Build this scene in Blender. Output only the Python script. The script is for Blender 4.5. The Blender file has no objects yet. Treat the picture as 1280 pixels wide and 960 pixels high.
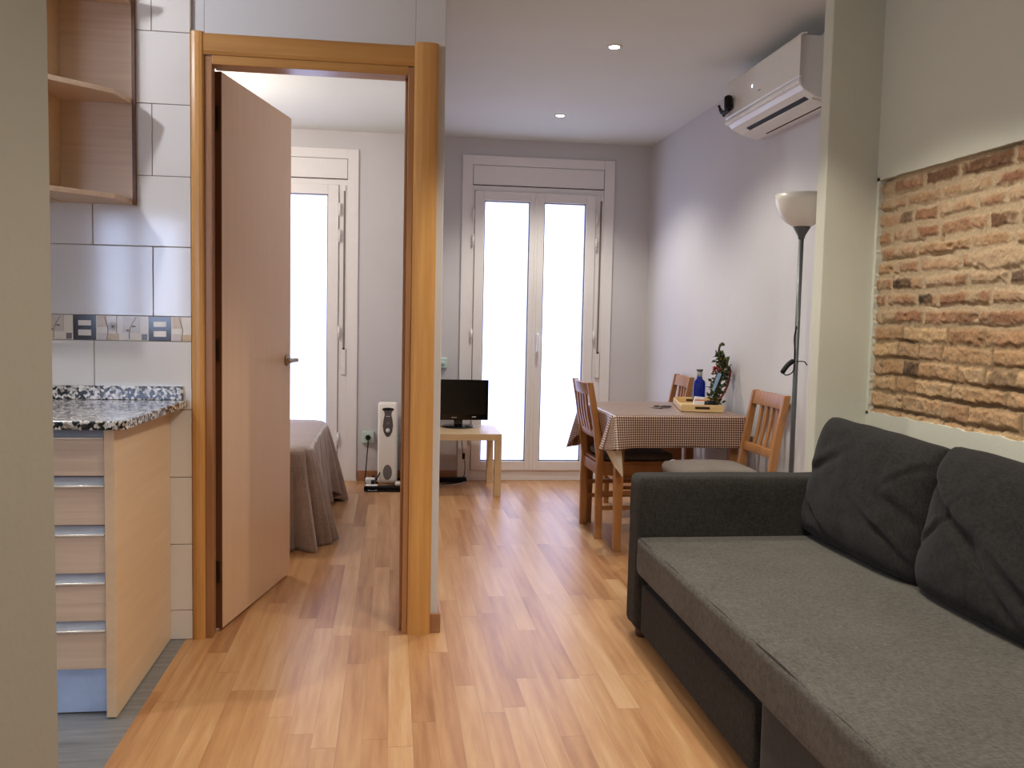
import bpy, bmesh, math, random
import numpy as np
from mathutils import Vector, Matrix, noise
random.seed(7); rng = np.random.RandomState(11)
scene = bpy.context.scene
C = scene.collection
PI = math.pi

# ------------------------------------------------------------------ materials
def lin(c):
    return tuple((x/12.92 if x <= .04045 else ((x+.055)/1.055)**2.4) for x in [v/255 for v in c]) + (1,)
class NT:
    def __init__(s, name):
        s.m = bpy.data.materials.new(name); s.m.use_nodes = True
        s.t = s.m.node_tree; s.b = s.t.nodes['Principled BSDF']
    def n(s, typ, **kw):
        nd = s.t.nodes.new(typ)
        for k, v in kw.items():
            if k.startswith('i_'):
                k = k[2:]; k = int(k) if k.isdigit() else k.replace('_', ' ')
                nd.inputs[k].default_value = v
            else: setattr(nd, k, v)
        return nd
    def l(s, a, b): s.t.links.new(a, b)
    def math(s, op, a, b=None, c=None):
        nd = s.n('ShaderNodeMath', operation=op)
        for i, v in enumerate((a, b, c)):
            if v is None: continue
            if isinstance(v, (int, float)): nd.inputs[i].default_value = v
            else: s.l(v, nd.inputs[i])
        return nd.outputs[0]
    def mix(s, fac, a, b, blend='MIX'):
        nd = s.n('ShaderNodeMix', data_type='RGBA', blend_type=blend)
        for i, v in ((0, fac), (6, a), (7, b)):
            if isinstance(v, (int, float, tuple)): nd.inputs[i].default_value = v
            else: s.l(v, nd.inputs[i])
        return nd.outputs[2]
    def obj(s, scale=(1, 1, 1)):
        tc = s.n('ShaderNodeTexCoord'); mp = s.n('ShaderNodeMapping'); mp.inputs['Scale'].default_value = scale
        s.l(tc.outputs['Object'], mp.inputs['Vector']); return mp.outputs[0]
    def noise(s, vec, scale=5, detail=3, rough=.5):
        nd = s.n('ShaderNodeTexNoise'); nd.inputs['Scale'].default_value = scale
        nd.inputs['Detail'].default_value = detail; nd.inputs['Roughness'].default_value = rough
        s.l(vec, nd.inputs['Vector']); return nd.outputs['Fac']
    def ramp(s, fac, stops):
        nd = s.n('ShaderNodeValToRGB'); e = nd.color_ramp.elements
        while len(e) < len(stops): e.new(.5)
        for i, (p, c) in enumerate(stops): e[i].position = p; e[i].color = c
        s.l(fac, nd.inputs[0]); return nd.outputs[0]
    def bump(s, h, strength=.2, dist=.01):
        nd = s.n('ShaderNodeBump'); nd.inputs['Strength'].default_value = strength; nd.inputs['Distance'].default_value = dist
        s.l(h, nd.inputs['Height']); s.l(nd.outputs[0], s.b.inputs['Normal'])
    def set(s, **kw):
        for k, v in kw.items(): s.b.inputs[k.replace('_', ' ')].default_value = v
        return s
def plain(name, col, rough=.5, metal=0, spec=.5, bump=0, var=.04, nscale=30):
    t = NT(name); t.set(Roughness=rough, Metallic=metal); t.b.inputs['Specular IOR Level'].default_value = spec
    v = t.obj(); f = t.noise(v, nscale, 3)
    c = lin(col); d = tuple(x*(1-var*2) for x in c[:3]) + (1,)
    t.l(t.ramp(f, [(.3, d), (.7, c)]), t.b.inputs['Base Color'])
    if bump: t.bump(t.noise(v, nscale*3, 4), bump, .004)
    return t.m
def plaster(name, col, bump=.12):
    t = NT(name); t.set(Roughness=.85); v = t.obj()
    f = t.noise(v, 1.6, 4); c = lin(col)
    t.l(t.ramp(f, [(.3, tuple(x*.95 for x in c[:3])+(1,)), (.7, c)]), t.b.inputs['Base Color'])
    h = t.math('ADD', t.noise(v, 9, 5), t.math('MULTIPLY', t.noise(v, 70, 3), .35))
    t.bump(h, bump, .012); return t.m
def wood(name, c1, c2, axis='z', rough=.4, fine=60, spec=.5, strength=.05):
    t = NT(name); t.set(Roughness=rough); t.b.inputs['Specular IOR Level'].default_value = spec
    s = {'x': (2, fine, fine), 'y': (fine, 2, fine), 'z': (fine, fine, 2)}[axis]
    v = t.obj(s); f = t.noise(v, 1, 4, .6); g = t.noise(t.obj(tuple(a*.12 for a in s)), 1, 2)
    f2 = t.math('ADD', t.math('MULTIPLY', f, .6), t.math('MULTIPLY', g, .4))
    t.l(t.ramp(f2, [(.35, lin(c1)), (.65, lin(c2))]), t.b.inputs['Base Color'])
    t.bump(f, strength, .002); return t.m
def fabric(name, c1, c2, scale=260, rough=.95, bump=.4, sheen=.2, big=.5):
    t = NT(name); t.set(Roughness=rough); t.b.inputs['Specular IOR Level'].default_value = .15
    t.b.inputs['Sheen Weight'].default_value = sheen
    a = t.noise(t.obj((scale, scale*.25, scale*.25)), 1, 2); b = t.noise(t.obj((scale*.25, scale, scale)), 1, 2)
    w = t.math('MULTIPLY', t.math('ADD', a, b), .5)
    g = t.noise(t.obj(), 4, 4)
    f = t.math('ADD', t.math('MULTIPLY', w, 1-big), t.math('MULTIPLY', g, big))
    t.l(t.ramp(f, [(.38, lin(c1)), (.62, lin(c2))]), t.b.inputs['Base Color'])
    t.bump(t.math('ADD', w, t.math('MULTIPLY', g, .6)), bump, .004); return t.m
def emit(name, col, s):
    t = NT(name); t.set(Roughness=.4); t.b.inputs['Base Color'].default_value = lin(col)
    t.b.inputs['Emission Color'].default_value = lin(col); t.b.inputs['Emission Strength'].default_value = s
    return t.m

def laminate():
    t = NT('oak_laminate'); t.set(Roughness=.27); t.b.inputs['Specular IOR Level'].default_value = .42
    tc = t.n('ShaderNodeTexCoord'); sp = t.n('ShaderNodeSeparateXYZ'); t.l(tc.outputs['Object'], sp.inputs[0])
    W, L = .068, .85
    xs = t.math('DIVIDE', sp.outputs[0], W); row = t.math('FLOOR', xs)
    wn = t.n('ShaderNodeTexWhiteNoise', noise_dimensions='1D'); t.l(row, wn.inputs['W'])
    ys = t.math('ADD', t.math('DIVIDE', sp.outputs[1], L), t.math('MULTIPLY', wn.outputs['Value'], 7.3)); col = t.math('FLOOR', ys)
    cb = t.n('ShaderNodeCombineXYZ'); t.l(row, cb.inputs[0]); t.l(col, cb.inputs[1])
    w2 = t.n('ShaderNodeTexWhiteNoise', noise_dimensions='3D'); t.l(cb.outputs[0], w2.inputs['Vector'])
    # grain, shifted per strip
    off = t.n('ShaderNodeVectorMath', operation='MULTIPLY_ADD'); t.l(w2.outputs['Color'], off.inputs[0]); off.inputs[1].default_value = (9, 9, 9)
    mp = t.n('ShaderNodeMapping'); mp.inputs['Scale'].default_value = (38, 2.6, 1); t.l(tc.outputs['Object'], mp.inputs[0]); t.l(mp.outputs[0], off.inputs[2])
    g = t.noise(off.outputs[0], 1, 5, .62); g2 = t.noise(off.outputs[0], .25, 2, .5)
    f = t.math('ADD', t.math('MULTIPLY', w2.outputs['Value'], .22), t.math('ADD', t.math('MULTIPLY', g, .50), t.math('MULTIPLY', g2, .36)))
    c = t.ramp(f, [(.32, lin((156, 104, 62))), (.48, lin((184, 134, 88))), (.60, lin((197, 150, 102))), (.78, lin((214, 174, 130)))])
    fx = t.math('FRACT', xs); fy = t.math('FRACT', ys)
    ex = t.math('LESS_THAN', fx, .018); ey = t.math('LESS_THAN', fy, .004)
    e = t.math('MULTIPLY', t.math('MAXIMUM', ex, ey), .35)
    t.l(t.mix(e, c, lin((96, 58, 34))), t.b.inputs['Base Color'])
    t.l(t.math('MULTIPLY_ADD', g, .10, .29), t.b.inputs['Roughness'])
    t.bump(g, .02, .001); return t.m
def grey_lino():
    t = NT('grey_vinyl'); t.set(Roughness=.4)
    f = t.noise(t.obj((4, 50, 1)), 1, 5, .65)
    t.l(t.ramp(f, [(.3, lin((100, 98, 96))), (.7, lin((140, 138, 136)))]), t.b.inputs['Base Color']); return t.m
def granite():
    t = NT('granite'); t.set(Roughness=.14); v = t.obj((1, 1, 1))
    vo = t.n('ShaderNodeTexVoronoi'); vo.inputs['Scale'].default_value = 110; t.l(v, vo.inputs['Vector'])
    sp = t.n('ShaderNodeSeparateColor'); t.l(vo.outputs['Color'], sp.inputs[0])
    n = t.noise(v, 90, 3)
    f = t.math('ADD', t.math('MULTIPLY', sp.outputs[0], .6), t.math('MULTIPLY', n, .5))
    r = t.ramp(f, [(.41, lin((28, 27, 28))), (.51, lin((62, 58, 56))), (.56, lin((150, 136, 122))), (.64, lin((186, 178, 170))), (.80, lin((222, 216, 210)))])
    t.l(r, t.b.inputs['Base Color']); return t.m
def gingham():
    t = NT('gingham_oilcloth'); t.set(Roughness=.32)
    uv = t.n('ShaderNodeUVMap'); uv.uv_map = 'UVMap'; sp = t.n('ShaderNodeSeparateXYZ'); t.l(uv.outputs[0], sp.inputs[0])
    P = .0115
    a = t.math('LESS_THAN', t.math('FRACT', t.math('DIVIDE', sp.outputs[0], P)), .36)
    b = t.math('LESS_THAN', t.math('FRACT', t.math('DIVIDE', sp.outputs[1], P)), .36)
    s = t.math('MULTIPLY', t.math('ADD', a, b), .5)
    t.l(t.ramp(s, [(0, lin((74, 40, 32))), (.5, lin((150, 116, 98))), (1, lin((228, 214, 196)))]), t.b.inputs['Base Color']); return t.m
def brickmat():
    t = NT('old_brick'); t.set(Roughness=.9); t.b.inputs['Specular IOR Level'].default_value = .2
    at = t.n('ShaderNodeVertexColor'); at.layer_name = 'Col'
    v = t.obj(); n = t.noise(v, 130, 4, .65)
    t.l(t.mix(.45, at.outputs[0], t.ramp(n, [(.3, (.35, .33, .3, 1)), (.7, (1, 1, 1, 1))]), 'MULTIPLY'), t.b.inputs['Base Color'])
    t.bump(t.noise(v, 170, 4, .7), .5, .004); return t.m
def leafmat(name, c1, c2):
    t = NT(name); t.set(Roughness=.6); t.l(t.ramp(t.noise(t.obj(), 60, 3), [(.35, lin(c1)), (.65, lin(c2))]), t.b.inputs['Base Color']); return t.m
def glassblue():
    t = NT('blue_glass'); t.set(Roughness=.08); t.b.inputs['Base Color'].default_value = lin((8, 34, 150))
    t.b.inputs['Transmission Weight'].default_value = .35; return t.m

M = {}
M['wall'] = plaster('lilac_grey_paint', (210, 207, 208))
M['wall_bed'] = plaster('pale_grey_paint', (210, 206, 204))
M['wall_front'] = plaster('warm_grey_paint', (204, 202, 184), .2)
M['ceil'] = plaster('white_ceiling_paint', (221, 223, 218), .06)
M['rough'] = plaster('rough_beige_plaster', (150, 143, 130), .12)
M['floor'] = laminate(); M['lino'] = grey_lino(); M['granite'] = granite()
M['tile'] = plain('glazed_tile', (224, 218, 214), .10, var=.015, nscale=6)
M['grout'] = plain('grout', (176, 164, 152), .9)
M['band'] = plain('band_ground', (226, 212, 192), .15, var=.03)
M['band_tan'] = plain('band_tan', (206, 176, 134), .15, var=.08, nscale=60)
M['band_beige'] = plain('band_beige', (206, 190, 174), .15, var=.05)
M['band_dark'] = plain('band_dark_brown', (50, 38, 38), .12)
M['band_grey'] = plain('band_grey', (112, 102, 98), .15)
M['band_leaf'] = plain('band_leaf', (116, 92, 74), .2)
M['case'] = wood('honey_wood', (188, 134, 72), (212, 158, 94), 'z', .3, 40)
M['case_x'] = wood('honey_wood_across', (166, 114, 58), (192, 140, 78), 'x', .3, 40)
M['jamb'] = wood('reddish_wood', (148, 100, 64), (172, 122, 80), 'z', .35, 40)
M['leaf'] = wood('door_veneer', (212, 174, 138), (217, 181, 145), 'z', .28, 25, strength=.0)
M['leaf_edge'] = wood('door_edge', (92, 54, 32), (112, 68, 42), 'z', .4, 25)
M['skirt'] = wood('skirting_wood', (150, 104, 72), (174, 124, 88), 'x', .35, 30)
M['beech_x'] = wood('beech_laminate', (204, 176, 150), (222, 196, 170), 'x', .35, 70)
M['beech_z'] = wood('beech_laminate_upright', (214, 182, 144), (224, 193, 156), 'y', .38, 40)
M['birch'] = wood('birch_veneer', (202, 172, 130), (218, 188, 146), 'x', .35, 30)
M['chair'] = wood('stained_pine', (148, 98, 54), (180, 126, 76), 'z', .35, 35)
M['tablewood'] = wood('dark_stained_pine', (112, 68, 42), (138, 88, 54), 'z', .4, 35)
M['tray'] = wood('pale_pine', (214, 180, 122), (232, 202, 150), 'x', .45, 40)
M['pvc'] = plain('white_pvc', (236, 232, 230), .25, var=.01)
M['gap'] = plain('dark_gap', (60, 54, 52), .8)
M['pane'] = emit('frosted_bright_pane', (196, 208, 255), 2.3)
M['strap'] = plain('grey_strap', (128, 120, 112), .9)
M['alu'] = plain('brushed_aluminium', (196, 200, 208), .42, .35)
M['alu_bright'] = plain('polished_aluminium', (240, 240, 242), .2, .4)
M['plinth'] = plain('aluminium_plinth', (200, 220, 252), .42, .35)
M['steel'] = plain('satin_steel', (170, 160, 148), .3, 1)
M['iron'] = plain('dull_hinge_metal', (96, 84, 66), .4, .9)
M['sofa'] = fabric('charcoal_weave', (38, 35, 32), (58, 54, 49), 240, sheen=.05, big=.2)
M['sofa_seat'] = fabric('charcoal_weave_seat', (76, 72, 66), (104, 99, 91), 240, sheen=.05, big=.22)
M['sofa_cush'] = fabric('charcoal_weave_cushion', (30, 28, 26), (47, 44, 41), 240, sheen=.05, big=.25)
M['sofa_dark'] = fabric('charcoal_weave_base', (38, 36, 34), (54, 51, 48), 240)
M['foot'] = plain('brown_plastic', (74, 44, 34), .5)
M['blanket'] = fabric('taupe_velvet', (138, 116, 100), (166, 142, 124), 90, .8, .25, .6)
M['cush_dark'] = fabric('dark_taupe_cloth', (76, 68, 62), (98, 90, 82), 200)
M['cush'] = fabric('taupe_cloth', (108, 98, 89), (128, 117, 107), 200)
M['gingham'] = gingham(); M['lining'] = plain('cream_lining', (222, 212, 194), .7)
M['ac'] = plain('white_abs', (226, 222, 214), .22, var=.01)
M['black'] = plain('black_plastic', (9, 9, 10), .5, spec=.25)
M['gloss_black'] = plain('gloss_black', (8, 8, 9), .08)
M['screen'] = plain('tv_screen', (6, 6, 7), .2)
M['heater'] = plain('cream_enamel', (246, 240, 228), .3, var=.01)
M['dgrey'] = plain('grey_plastic', (92, 84, 80), .4)
M['mgrey'] = plain('grey_mesh', (122, 114, 108), .6)
M['mint'] = plain('mint_socket', (200, 224, 214), .35)
M['white'] = plain('white_plastic', (236, 234, 230), .35)
M['lampgrey'] = plain('lamp_grey', (96, 98, 98), .35, .4)
M['brick'] = brickmat()
M['glass'] = glassblue()
t = NT('opal_glass'); t.set(Roughness=.25); t.b.inputs['Base Color'].default_value = lin((250, 244, 230))
t.b.inputs['Transmission Weight'].default_value = .25; t.b.inputs['Subsurface Weight'].default_value = .0; M['opal'] = t.m
M['cable'] = plain('cream_cable', (190, 176, 156), .5)
M['led'] = emit('downlight_glow', (255, 244, 226), 40)
M['blue_led'] = emit('blue_indicator', (170, 200, 255), 6)
M['green'] = leafmat('fir_green', (34, 48, 26), (78, 88, 48)); M['olive'] = leafmat('olive_leaf', (92, 82, 42), (134, 118, 62))
M['red'] = plain('red_ribbon', (160, 36, 26), .5); M['orange'] = plain('orange_print', (226, 110, 50), .5)
M['paper'] = plain('white_paper', (232, 230, 232), .5); M['paleblue'] = plain('pale_blue_paper', (150, 184, 216), .4)
M['brown'] = plain('dark_brown', (58, 34, 26), .4)
M['kettle'] = plain('clear_cap', (186, 190, 186), .2)

# ------------------------------------------------------------------ mesh builder
class MB:
    def __init__(s): s.v = []; s.f = []; s.sm = []
    def add(s, vs, fs, smooth=False):
        k = len(s.v); s.v += [tuple(v) for v in vs]; s.f += [tuple(i+k for i in f) for f in fs]; s.sm += [smooth]*len(fs); return s
    def box(s, x0, x1, y0, y1, z0, z1):
        x0, x1 = sorted((x0, x1)); y0, y1 = sorted((y0, y1)); z0, z1 = sorted((z0, z1))
        return s.add([(x0,y0,z0),(x1,y0,z0),(x1,y1,z0),(x0,y1,z0),(x0,y0,z1),(x1,y0,z1),(x1,y1,z1),(x0,y1,z1)],
                     [(0,3,2,1),(4,5,6,7),(0,1,5,4),(1,2,6,5),(2,3,7,6),(3,0,4,7)])
    def hexa(s, a, b):   # two quads (4 points each), bottom a and top b
        return s.add(list(a)+list(b), [(0,3,2,1),(4,5,6,7),(0,1,5,4),(1,2,6,5),(2,3,7,6),(3,0,4,7)])
    def prism(s, poly, z0, z1):
        n = len(poly); vs = [(x, y, z0) for x, y in poly]+[(x, y, z1) for x, y in poly]
        return s.add(vs, [tuple(range(n))[::-1], tuple(range(n, 2*n))]+[(i, (i+1) % n, n+(i+1) % n, n+i) for i in range(n)])
    def extr(s, prof, axis, a0, a1, smooth=False):   # profile in the plane across axis 'x' (y,z) or 'y' (x,z)
        n = len(prof); P = (lambda a, p: (a, p[0], p[1])) if axis == 'x' else (lambda a, p: (p[0], a, p[1]))
        vs = [P(a0, p) for p in prof]+[P(a1, p) for p in prof]
        s.add(vs, [(i, (i+1) % n, n+(i+1) % n, n+i) for i in range(n)], smooth)
        return s.add(vs, [tuple(range(n))[::-1], tuple(range(n, 2*n))])
    def lathe(s, prof, c=(0, 0, 0), n=32, axis='z'):
        vs = []; m = len(prof)
        for i in range(n):
            a = 2*PI*i/n
            for r, h in prof:
                p = (r*math.cos(a), r*math.sin(a), h)
                if axis == 'y': p = (p[0], p[2], p[1])
                if axis == 'x': p = (p[2], p[0], p[1])
                vs.append((c[0]+p[0], c[1]+p[1], c[2]+p[2]))
        return s.add(vs, [(i*m+j, ((i+1) % n)*m+j, ((i+1) % n)*m+j+1, i*m+j+1) for i in range(n) for j in range(m-1)], True)
    def tube(s, pts, r, n=10, closed=False):
        pts = [Vector(p) for p in pts]; m = len(pts); vs = []; rr = r if isinstance(r, (list, tuple)) else [r]*m
        up = Vector((0, 0, 1)); prev = None
        for i, p in enumerate(pts):
            d = (pts[min(i+1, m-1)]-pts[max(i-1, 0)])
            if d.length < 1e-9: d = Vector((0, 0, 1))
            d.normalize()
            if prev is None:
                a = d.cross(up)
                if a.length < .1: a = d.cross(Vector((1, 0, 0)))
            else: a = prev - d*prev.dot(d)
            a.normalize(); prev = a; b = d.cross(a)
            for k in range(n):
                t = 2*PI*k/n; vs.append(p+(a*math.cos(t)+b*math.sin(t))*rr[i])
        fs = [(i*n+k, i*n+(k+1) % n, (i+1)*n+(k+1) % n, (i+1)*n+k) for i in range(m-1) for k in range(n)]
        s.add(vs, fs, True); s.add(vs[:n], [tuple(range(n))[::-1]]); s.add(vs[-n:], [tuple(range(n))]); return s
    def ball(s, c, rx, ry=None, rz=None, n=12):
        ry = ry or rx; rz = rz or rx; vs = []; fs = []
        for i in range(n+1):
            for j in range(n*2):
                a = PI*i/n; b = 2*PI*j/(n*2)
                vs.append((c[0]+rx*math.sin(a)*math.cos(b), c[1]+ry*math.sin(a)*math.sin(b), c[2]+rz*math.cos(a)))
        w = n*2
        fs = [(i*w+j, (i+1)*w+j, (i+1)*w+(j+1) % w, i*w+(j+1) % w) for i in range(n) for j in range(w)]
        return s.add(vs, fs, True)
    def build(s, name, mat, parent=None, bevel=0, seg=2, origin=None, sub=0, base=False, xf=None):
        me = bpy.data.meshes.new(name); vs = s.v
        if xf: vs = [tuple(xf @ Vector(v)) for v in vs]
        if base:
            a = np.array(vs); origin = ((a[:,0].min()+a[:,0].max())/2, (a[:,1].min()+a[:,1].max())/2, a[:,2].min())
        if origin: vs = [(x-origin[0], y-origin[1], z-origin[2]) for x, y, z in vs]
        me.from_pydata(vs, [], s.f); me.polygons.foreach_set('use_smooth', s.sm)
        bm = bmesh.new(); bm.from_mesh(me); bmesh.ops.remove_doubles(bm, verts=bm.verts, dist=1e-6)
        bmesh.ops.recalc_face_normals(bm, faces=bm.faces); bm.to_mesh(me); bm.free()
        o = bpy.data.objects.new(name, me); C.objects.link(o)
        if origin: o.location = origin
        me.materials.append(mat)
        if bevel:
            md = o.modifiers.new('bevel', 'BEVEL'); md.width = bevel; md.segments = seg; md.limit_method = 'ANGLE'; md.angle_limit = .6
            md.harden_normals = False
        if sub:
            md = o.modifiers.new('sub', 'SUBSURF'); md.levels = sub; md.render_levels = sub
        if parent:
            o.parent = parent
            if origin is None: # vertices given in world coordinates
                pw = Vector((0, 0, 0)); q = parent
                while q: pw += Vector(q.location); q = q.parent
                if not parent.get('_local'):
                    for v in me.vertices: v.co -= pw
        return o
def empty(name, loc, local=False):
    o = bpy.data.objects.new(name, None); C.objects.link(o); o.location = loc; o.empty_display_size = .1
    if local: o['_local'] = 1
    return o
def tag(o, label, cat, group=None):
    o['label'] = label; o['category'] = cat
    if group: o['group'] = group
    return o
def st(o): o['kind'] = 'structure'; return o
def box(*a): return MB().box(*a)
def path(pts, n=8):   # smooth path (Catmull-Rom)
    P = [Vector(p) for p in pts]; P = [P[0]]+P+[P[-1]]; out = []
    for i in range(1, len(P)-2):
        for k in range(n):
            t = k/n; a, b, c, d = P[i-1:i+3]
            out.append(.5*((2*b)+(c-a)*t+(2*a-5*b+4*c-d)*t*t+(3*b-a-3*c+d)*t**3))
    return out+[P[-2]]

# ------------------------------------------------------------------ room shell
CH = 2.41; XR = 1.825; YB = 6.30; YP = 3.214; YP2 = 3.285; XL = -3.0; YF = -1.7
st(box(-.71, XR+.1, YF-.1, YB+.2, -.08, 0).build('floor', M['floor']))
st(box(XL-.1, -.71, YF-.1, YP+.03, -.08, 0).build('floor_kitchen', M['lino']))
st(box(XL-.1, -.71, YP+.03, YB+.2, -.08, 0).build('floor_bedroom', M['floor']))
st(box(XL-.1, XR+.1, YF-.1, YB+.2, CH, CH+.08).build('ceiling', M['ceil']))
st(box(XR+.036, XR+.1, YF-.1, YB+.1, 0, CH).add([], []).build('wall_right_core', M['wall_front']))
# living room part of the right wall
st(box(XR, XR+.0119, YP2, YB, 0, CH).build('wall_right', M['wall']))
# front room part: plaster skin around the brick opening
BZ0, BZ1, BY0, BY1 = .83, 1.705, 1.05, 3.205
def plaster_skin():
    m = MB(); x0, x1 = XR-.012, XR+.0119
    m.box(x0, x1, YF, BY0, 0, CH)
    # ragged rim round the opening: bottom and top strips as many short pieces
    n = 180; top = []; bot = []
    for i in range(n+1):
        y = BY0+(YP-BY0)*i/n
        bot.append((y, BZ0+.006*noise.noise(Vector((y*14, 0, 0)))+.004*noise.noise(Vector((y*60, 3, 0)))))
        top.append((y, BZ1+.004*noise.noise(Vector((y*12, 5, 0)))+.0015*noise.noise(Vector((y*50, 8, 0)))))
    for i in range(n):
        for (a, b, za, zb) in ((bot[i], bot[i+1], 0, None), (top[i], top[i+1], CH, None)):
            lo = za < 1
            if lo: q = [(a[0], 0), (b[0], 0), (b[0], b[1]), (a[0], a[1])]
            else: q = [(a[0], a[1]), (b[0], b[1]), (b[0], CH), (a[0], CH)]
            m.add([(x0, y, z) for y, z in q]+[(x1, y, z) for y, z in q], [(0,1,2,3),(4,7,6,5),(0,4,5,1),(3,2,6,7)])
    yl = lambda z: 3.196+.008*noise.noise(Vector((2, z*16, 0)))+.005*noise.noise(Vector((4, z*70, 3)))
    for i in range(90):
        za = BZ0-.01+(BZ1-BZ0+.02)*i/90; zb = BZ0-.01+(BZ1-BZ0+.02)*(i+1)/90
        q = [(yl(za), za), (YP, za), (YP, zb), (yl(zb), zb)]
        m.add([(x0, y, z) for y, z in q]+[(x1+.02, y, z) for y, z in q], [(0,1,2,3),(4,7,6,5),(0,3,7,4)])
    return m
st(plaster_skin().build('wall_right_plaster', M['wall_front']))

def vnoise(a, b, s, seed, octv=3):
    out = np.zeros_like(a); amp = 1; tot = 0
    for o in range(octv):
        r = np.random.RandomState(seed+o); G = r.rand(256, 256)
        x = a*s; y = b*s; xi = np.floor(x).astype(int); yi = np.floor(y).astype(int); fx = x-xi; fy = y-yi
        fx = fx*fx*(3-2*fx); fy = fy*fy*(3-2*fy)
        g = lambda i, j: G[(xi+i) % 256, (yi+j) % 256]
        out += amp*((g(0,0)*(1-fx)+g(1,0)*fx)*(1-fy)+(g(0,1)*(1-fx)+g(1,1)*fx)*fy); tot += amp; amp *= .55; s *= 2
    return out/tot
def brick_panel():
    y0, y1, z0, z1 = BY0-.02, YP, BZ0-.02, BZ1+.02
    ny, nz = 640, 270
    Y, Z = np.meshgrid(np.linspace(y0, y1, ny), np.linspace(z0, z1, nz), indexing='ij')
    Yw = Y+.014*(vnoise(Y, Z, 14, 50)-.5)+.006*(vnoise(Y, Z, 70, 53)-.5)
    Zw = Z+.018*(vnoise(Y, Z, 5, 60)-.5)+.011*(vnoise(Y, Z, 38, 66)-.5)
    E1 = vnoise(Y, Z, 48, 90); E2 = vnoise(Y, Z, 130, 95); F1 = vnoise(Y, Z, 34, 31); F2 = vnoise(Y, Z, 95, 33); SM = vnoise(Y, Z, 13, 300); SH = vnoise(Y, Z, 22, 310)
    r = np.random.RandomState(5)
    zs = [z0-.02]
    while zs[-1] < z1+.06: zs.append(zs[-1]+r.uniform(.056, .066))
    def L(c): return np.array(lin(c)[:3])
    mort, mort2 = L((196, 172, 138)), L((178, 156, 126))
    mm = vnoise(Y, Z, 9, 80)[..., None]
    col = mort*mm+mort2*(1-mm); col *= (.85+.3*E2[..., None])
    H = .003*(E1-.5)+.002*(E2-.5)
    lo_ = np.clip((1.18-Z)/.04, 0, 1)[..., None]; col = col*(1-lo_)+col*np.array([.62, .55, .48])*lo_  # darker mortar in the low courses paints in the shade of their joints
    darks = [(3.0, 1.563, .75), (3.03, 1.30, .9), (2.912, 1.236, 1), (2.46, 1.303, .85), (2.938, .988, 1), (2.46, 1.014, .6)]
    browns = [(2.558, 1.501), (2.733, 1.69), (2.52, 1.69)]
    pal_hi = [(172, 132, 100), (162, 120, 90), (180, 144, 108), (186, 150, 116), (158, 114, 86), (176, 144, 110)]
    pal_lo = [(198, 162, 120), (190, 152, 112), (186, 148, 108), (202, 168, 126), (178, 138, 102)]
    for k in range(len(zs)-1):
        a, b = zs[k], zs[k+1]; mid = (a+b)/2; low = mid < 1.17; gap = .008 if low else .018
        y = y0-r.uniform(0, .25)
        while y < y1:
            w = r.choice([.27, .14, .25, .20])*r.uniform(.9, 1.08); ya, yb = y, y+w; y = yb
            c = L((pal_lo if low else pal_hi)[r.randint(5)]); dep = r.uniform(.004, .011); tilt = r.uniform(-.05, .10); soft = r.uniform(.007, .014)
            i0, i1 = np.searchsorted(Y[:, 0], [ya-.03, yb+.03]); j0, j1 = np.searchsorted(Z[0], [a-.03, b+.03])
            if i1 <= i0 or j1 <= j0: continue
            S = (slice(i0, i1), slice(j0, j1))
            g2 = .006 if low else .014
            dark = 0; dy_ = None
            for (dy, dz, am) in darks:
                if ya < dy < yb and a < dz <= b: dark = am; dy_ = dy
            for (dy, dz) in browns:
                if ya < dy < yb and a < dz <= b: c = L((124, 92, 68))
            e = np.minimum(np.minimum(Yw[S]-(ya+g2*.5), (yb-g2*.5)-Yw[S]), np.minimum(Zw[S]-(a+gap*.5), (b-gap*.5)-Zw[S]))
            e = e+.010*(E1[S]-.5)+.004*(E2[S]-.5)
            msk = np.clip(e/soft, 0, 1)
            h = dep+tilt*(Z[S]-mid)+.011*(F1[S]-.5)+.004*(F2[S]-.5)
            H[S] = H[S]*(1-msk)+h*msk
            c3 = c*(.58+.42*F2[S][..., None]+.24*SH[S][..., None]+.16*E2[S][..., None])
            if dark:
                hw = min(w*.5, .066); dm = np.clip((hw-np.abs(Yw[S]-dy_))/.006, 0, 1)*dark*np.clip(.9+(E1[S]-.5)*1.2, 0, 1)
                c3 = c3*(1-dm[..., None])+L((66, 52, 44))*(.6+.9*F2[S][..., None])*dm[..., None]
            mk = np.clip(msk*1.3, 0, 1)[..., None]
            sm = np.clip((SM[S]-.52)*5+(E1[S]-.5)*1.6, 0, 1)[..., None]*(.15 if dark else (.45 if low else .7))
            c3 = c3*(1-sm)+mort*sm
            col[S] = col[S]*(1-mk)+c3*mk
        d = np.abs(Zw-a-.002); st_ = np.clip(vnoise(Y, Z*0+k*3.7, 6, 500+k, 2)*(2.4 if low else 1.9)-1.0, 0, 1)
        H -= .024*np.clip(1-d/.008, 0, 1)*st_
    # loose stones and holes
    hole = np.clip((vnoise(Y, Z, 26, 810, 2)-.80)*14, 0, 1); H -= .010*hole
    p = np.clip((np.exp(-(((Y-2.50)/.12)**2+((Z-1.37)/.035)**2))*1.1+SM*.8+E1*.4-1.0)*3, 0, 1)
    H = H*(1-p)+(.006+.009*F1+.005*E2)*p; col = col*(1-p[..., None])+L((192, 164, 130))*p[..., None]
    H = np.clip(H, -.026, .018)
    vs = np.stack([XR+.006-H, Y, Z], -1).reshape(-1, 3)
    idx = np.arange(ny*nz).reshape(ny, nz)
    q = np.stack([idx[:-1, :-1], idx[:-1, 1:], idx[1:, 1:], idx[1:, :-1]], -1).reshape(-1, 4)
    me = bpy.data.meshes.new('exposed_brick')
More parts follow.
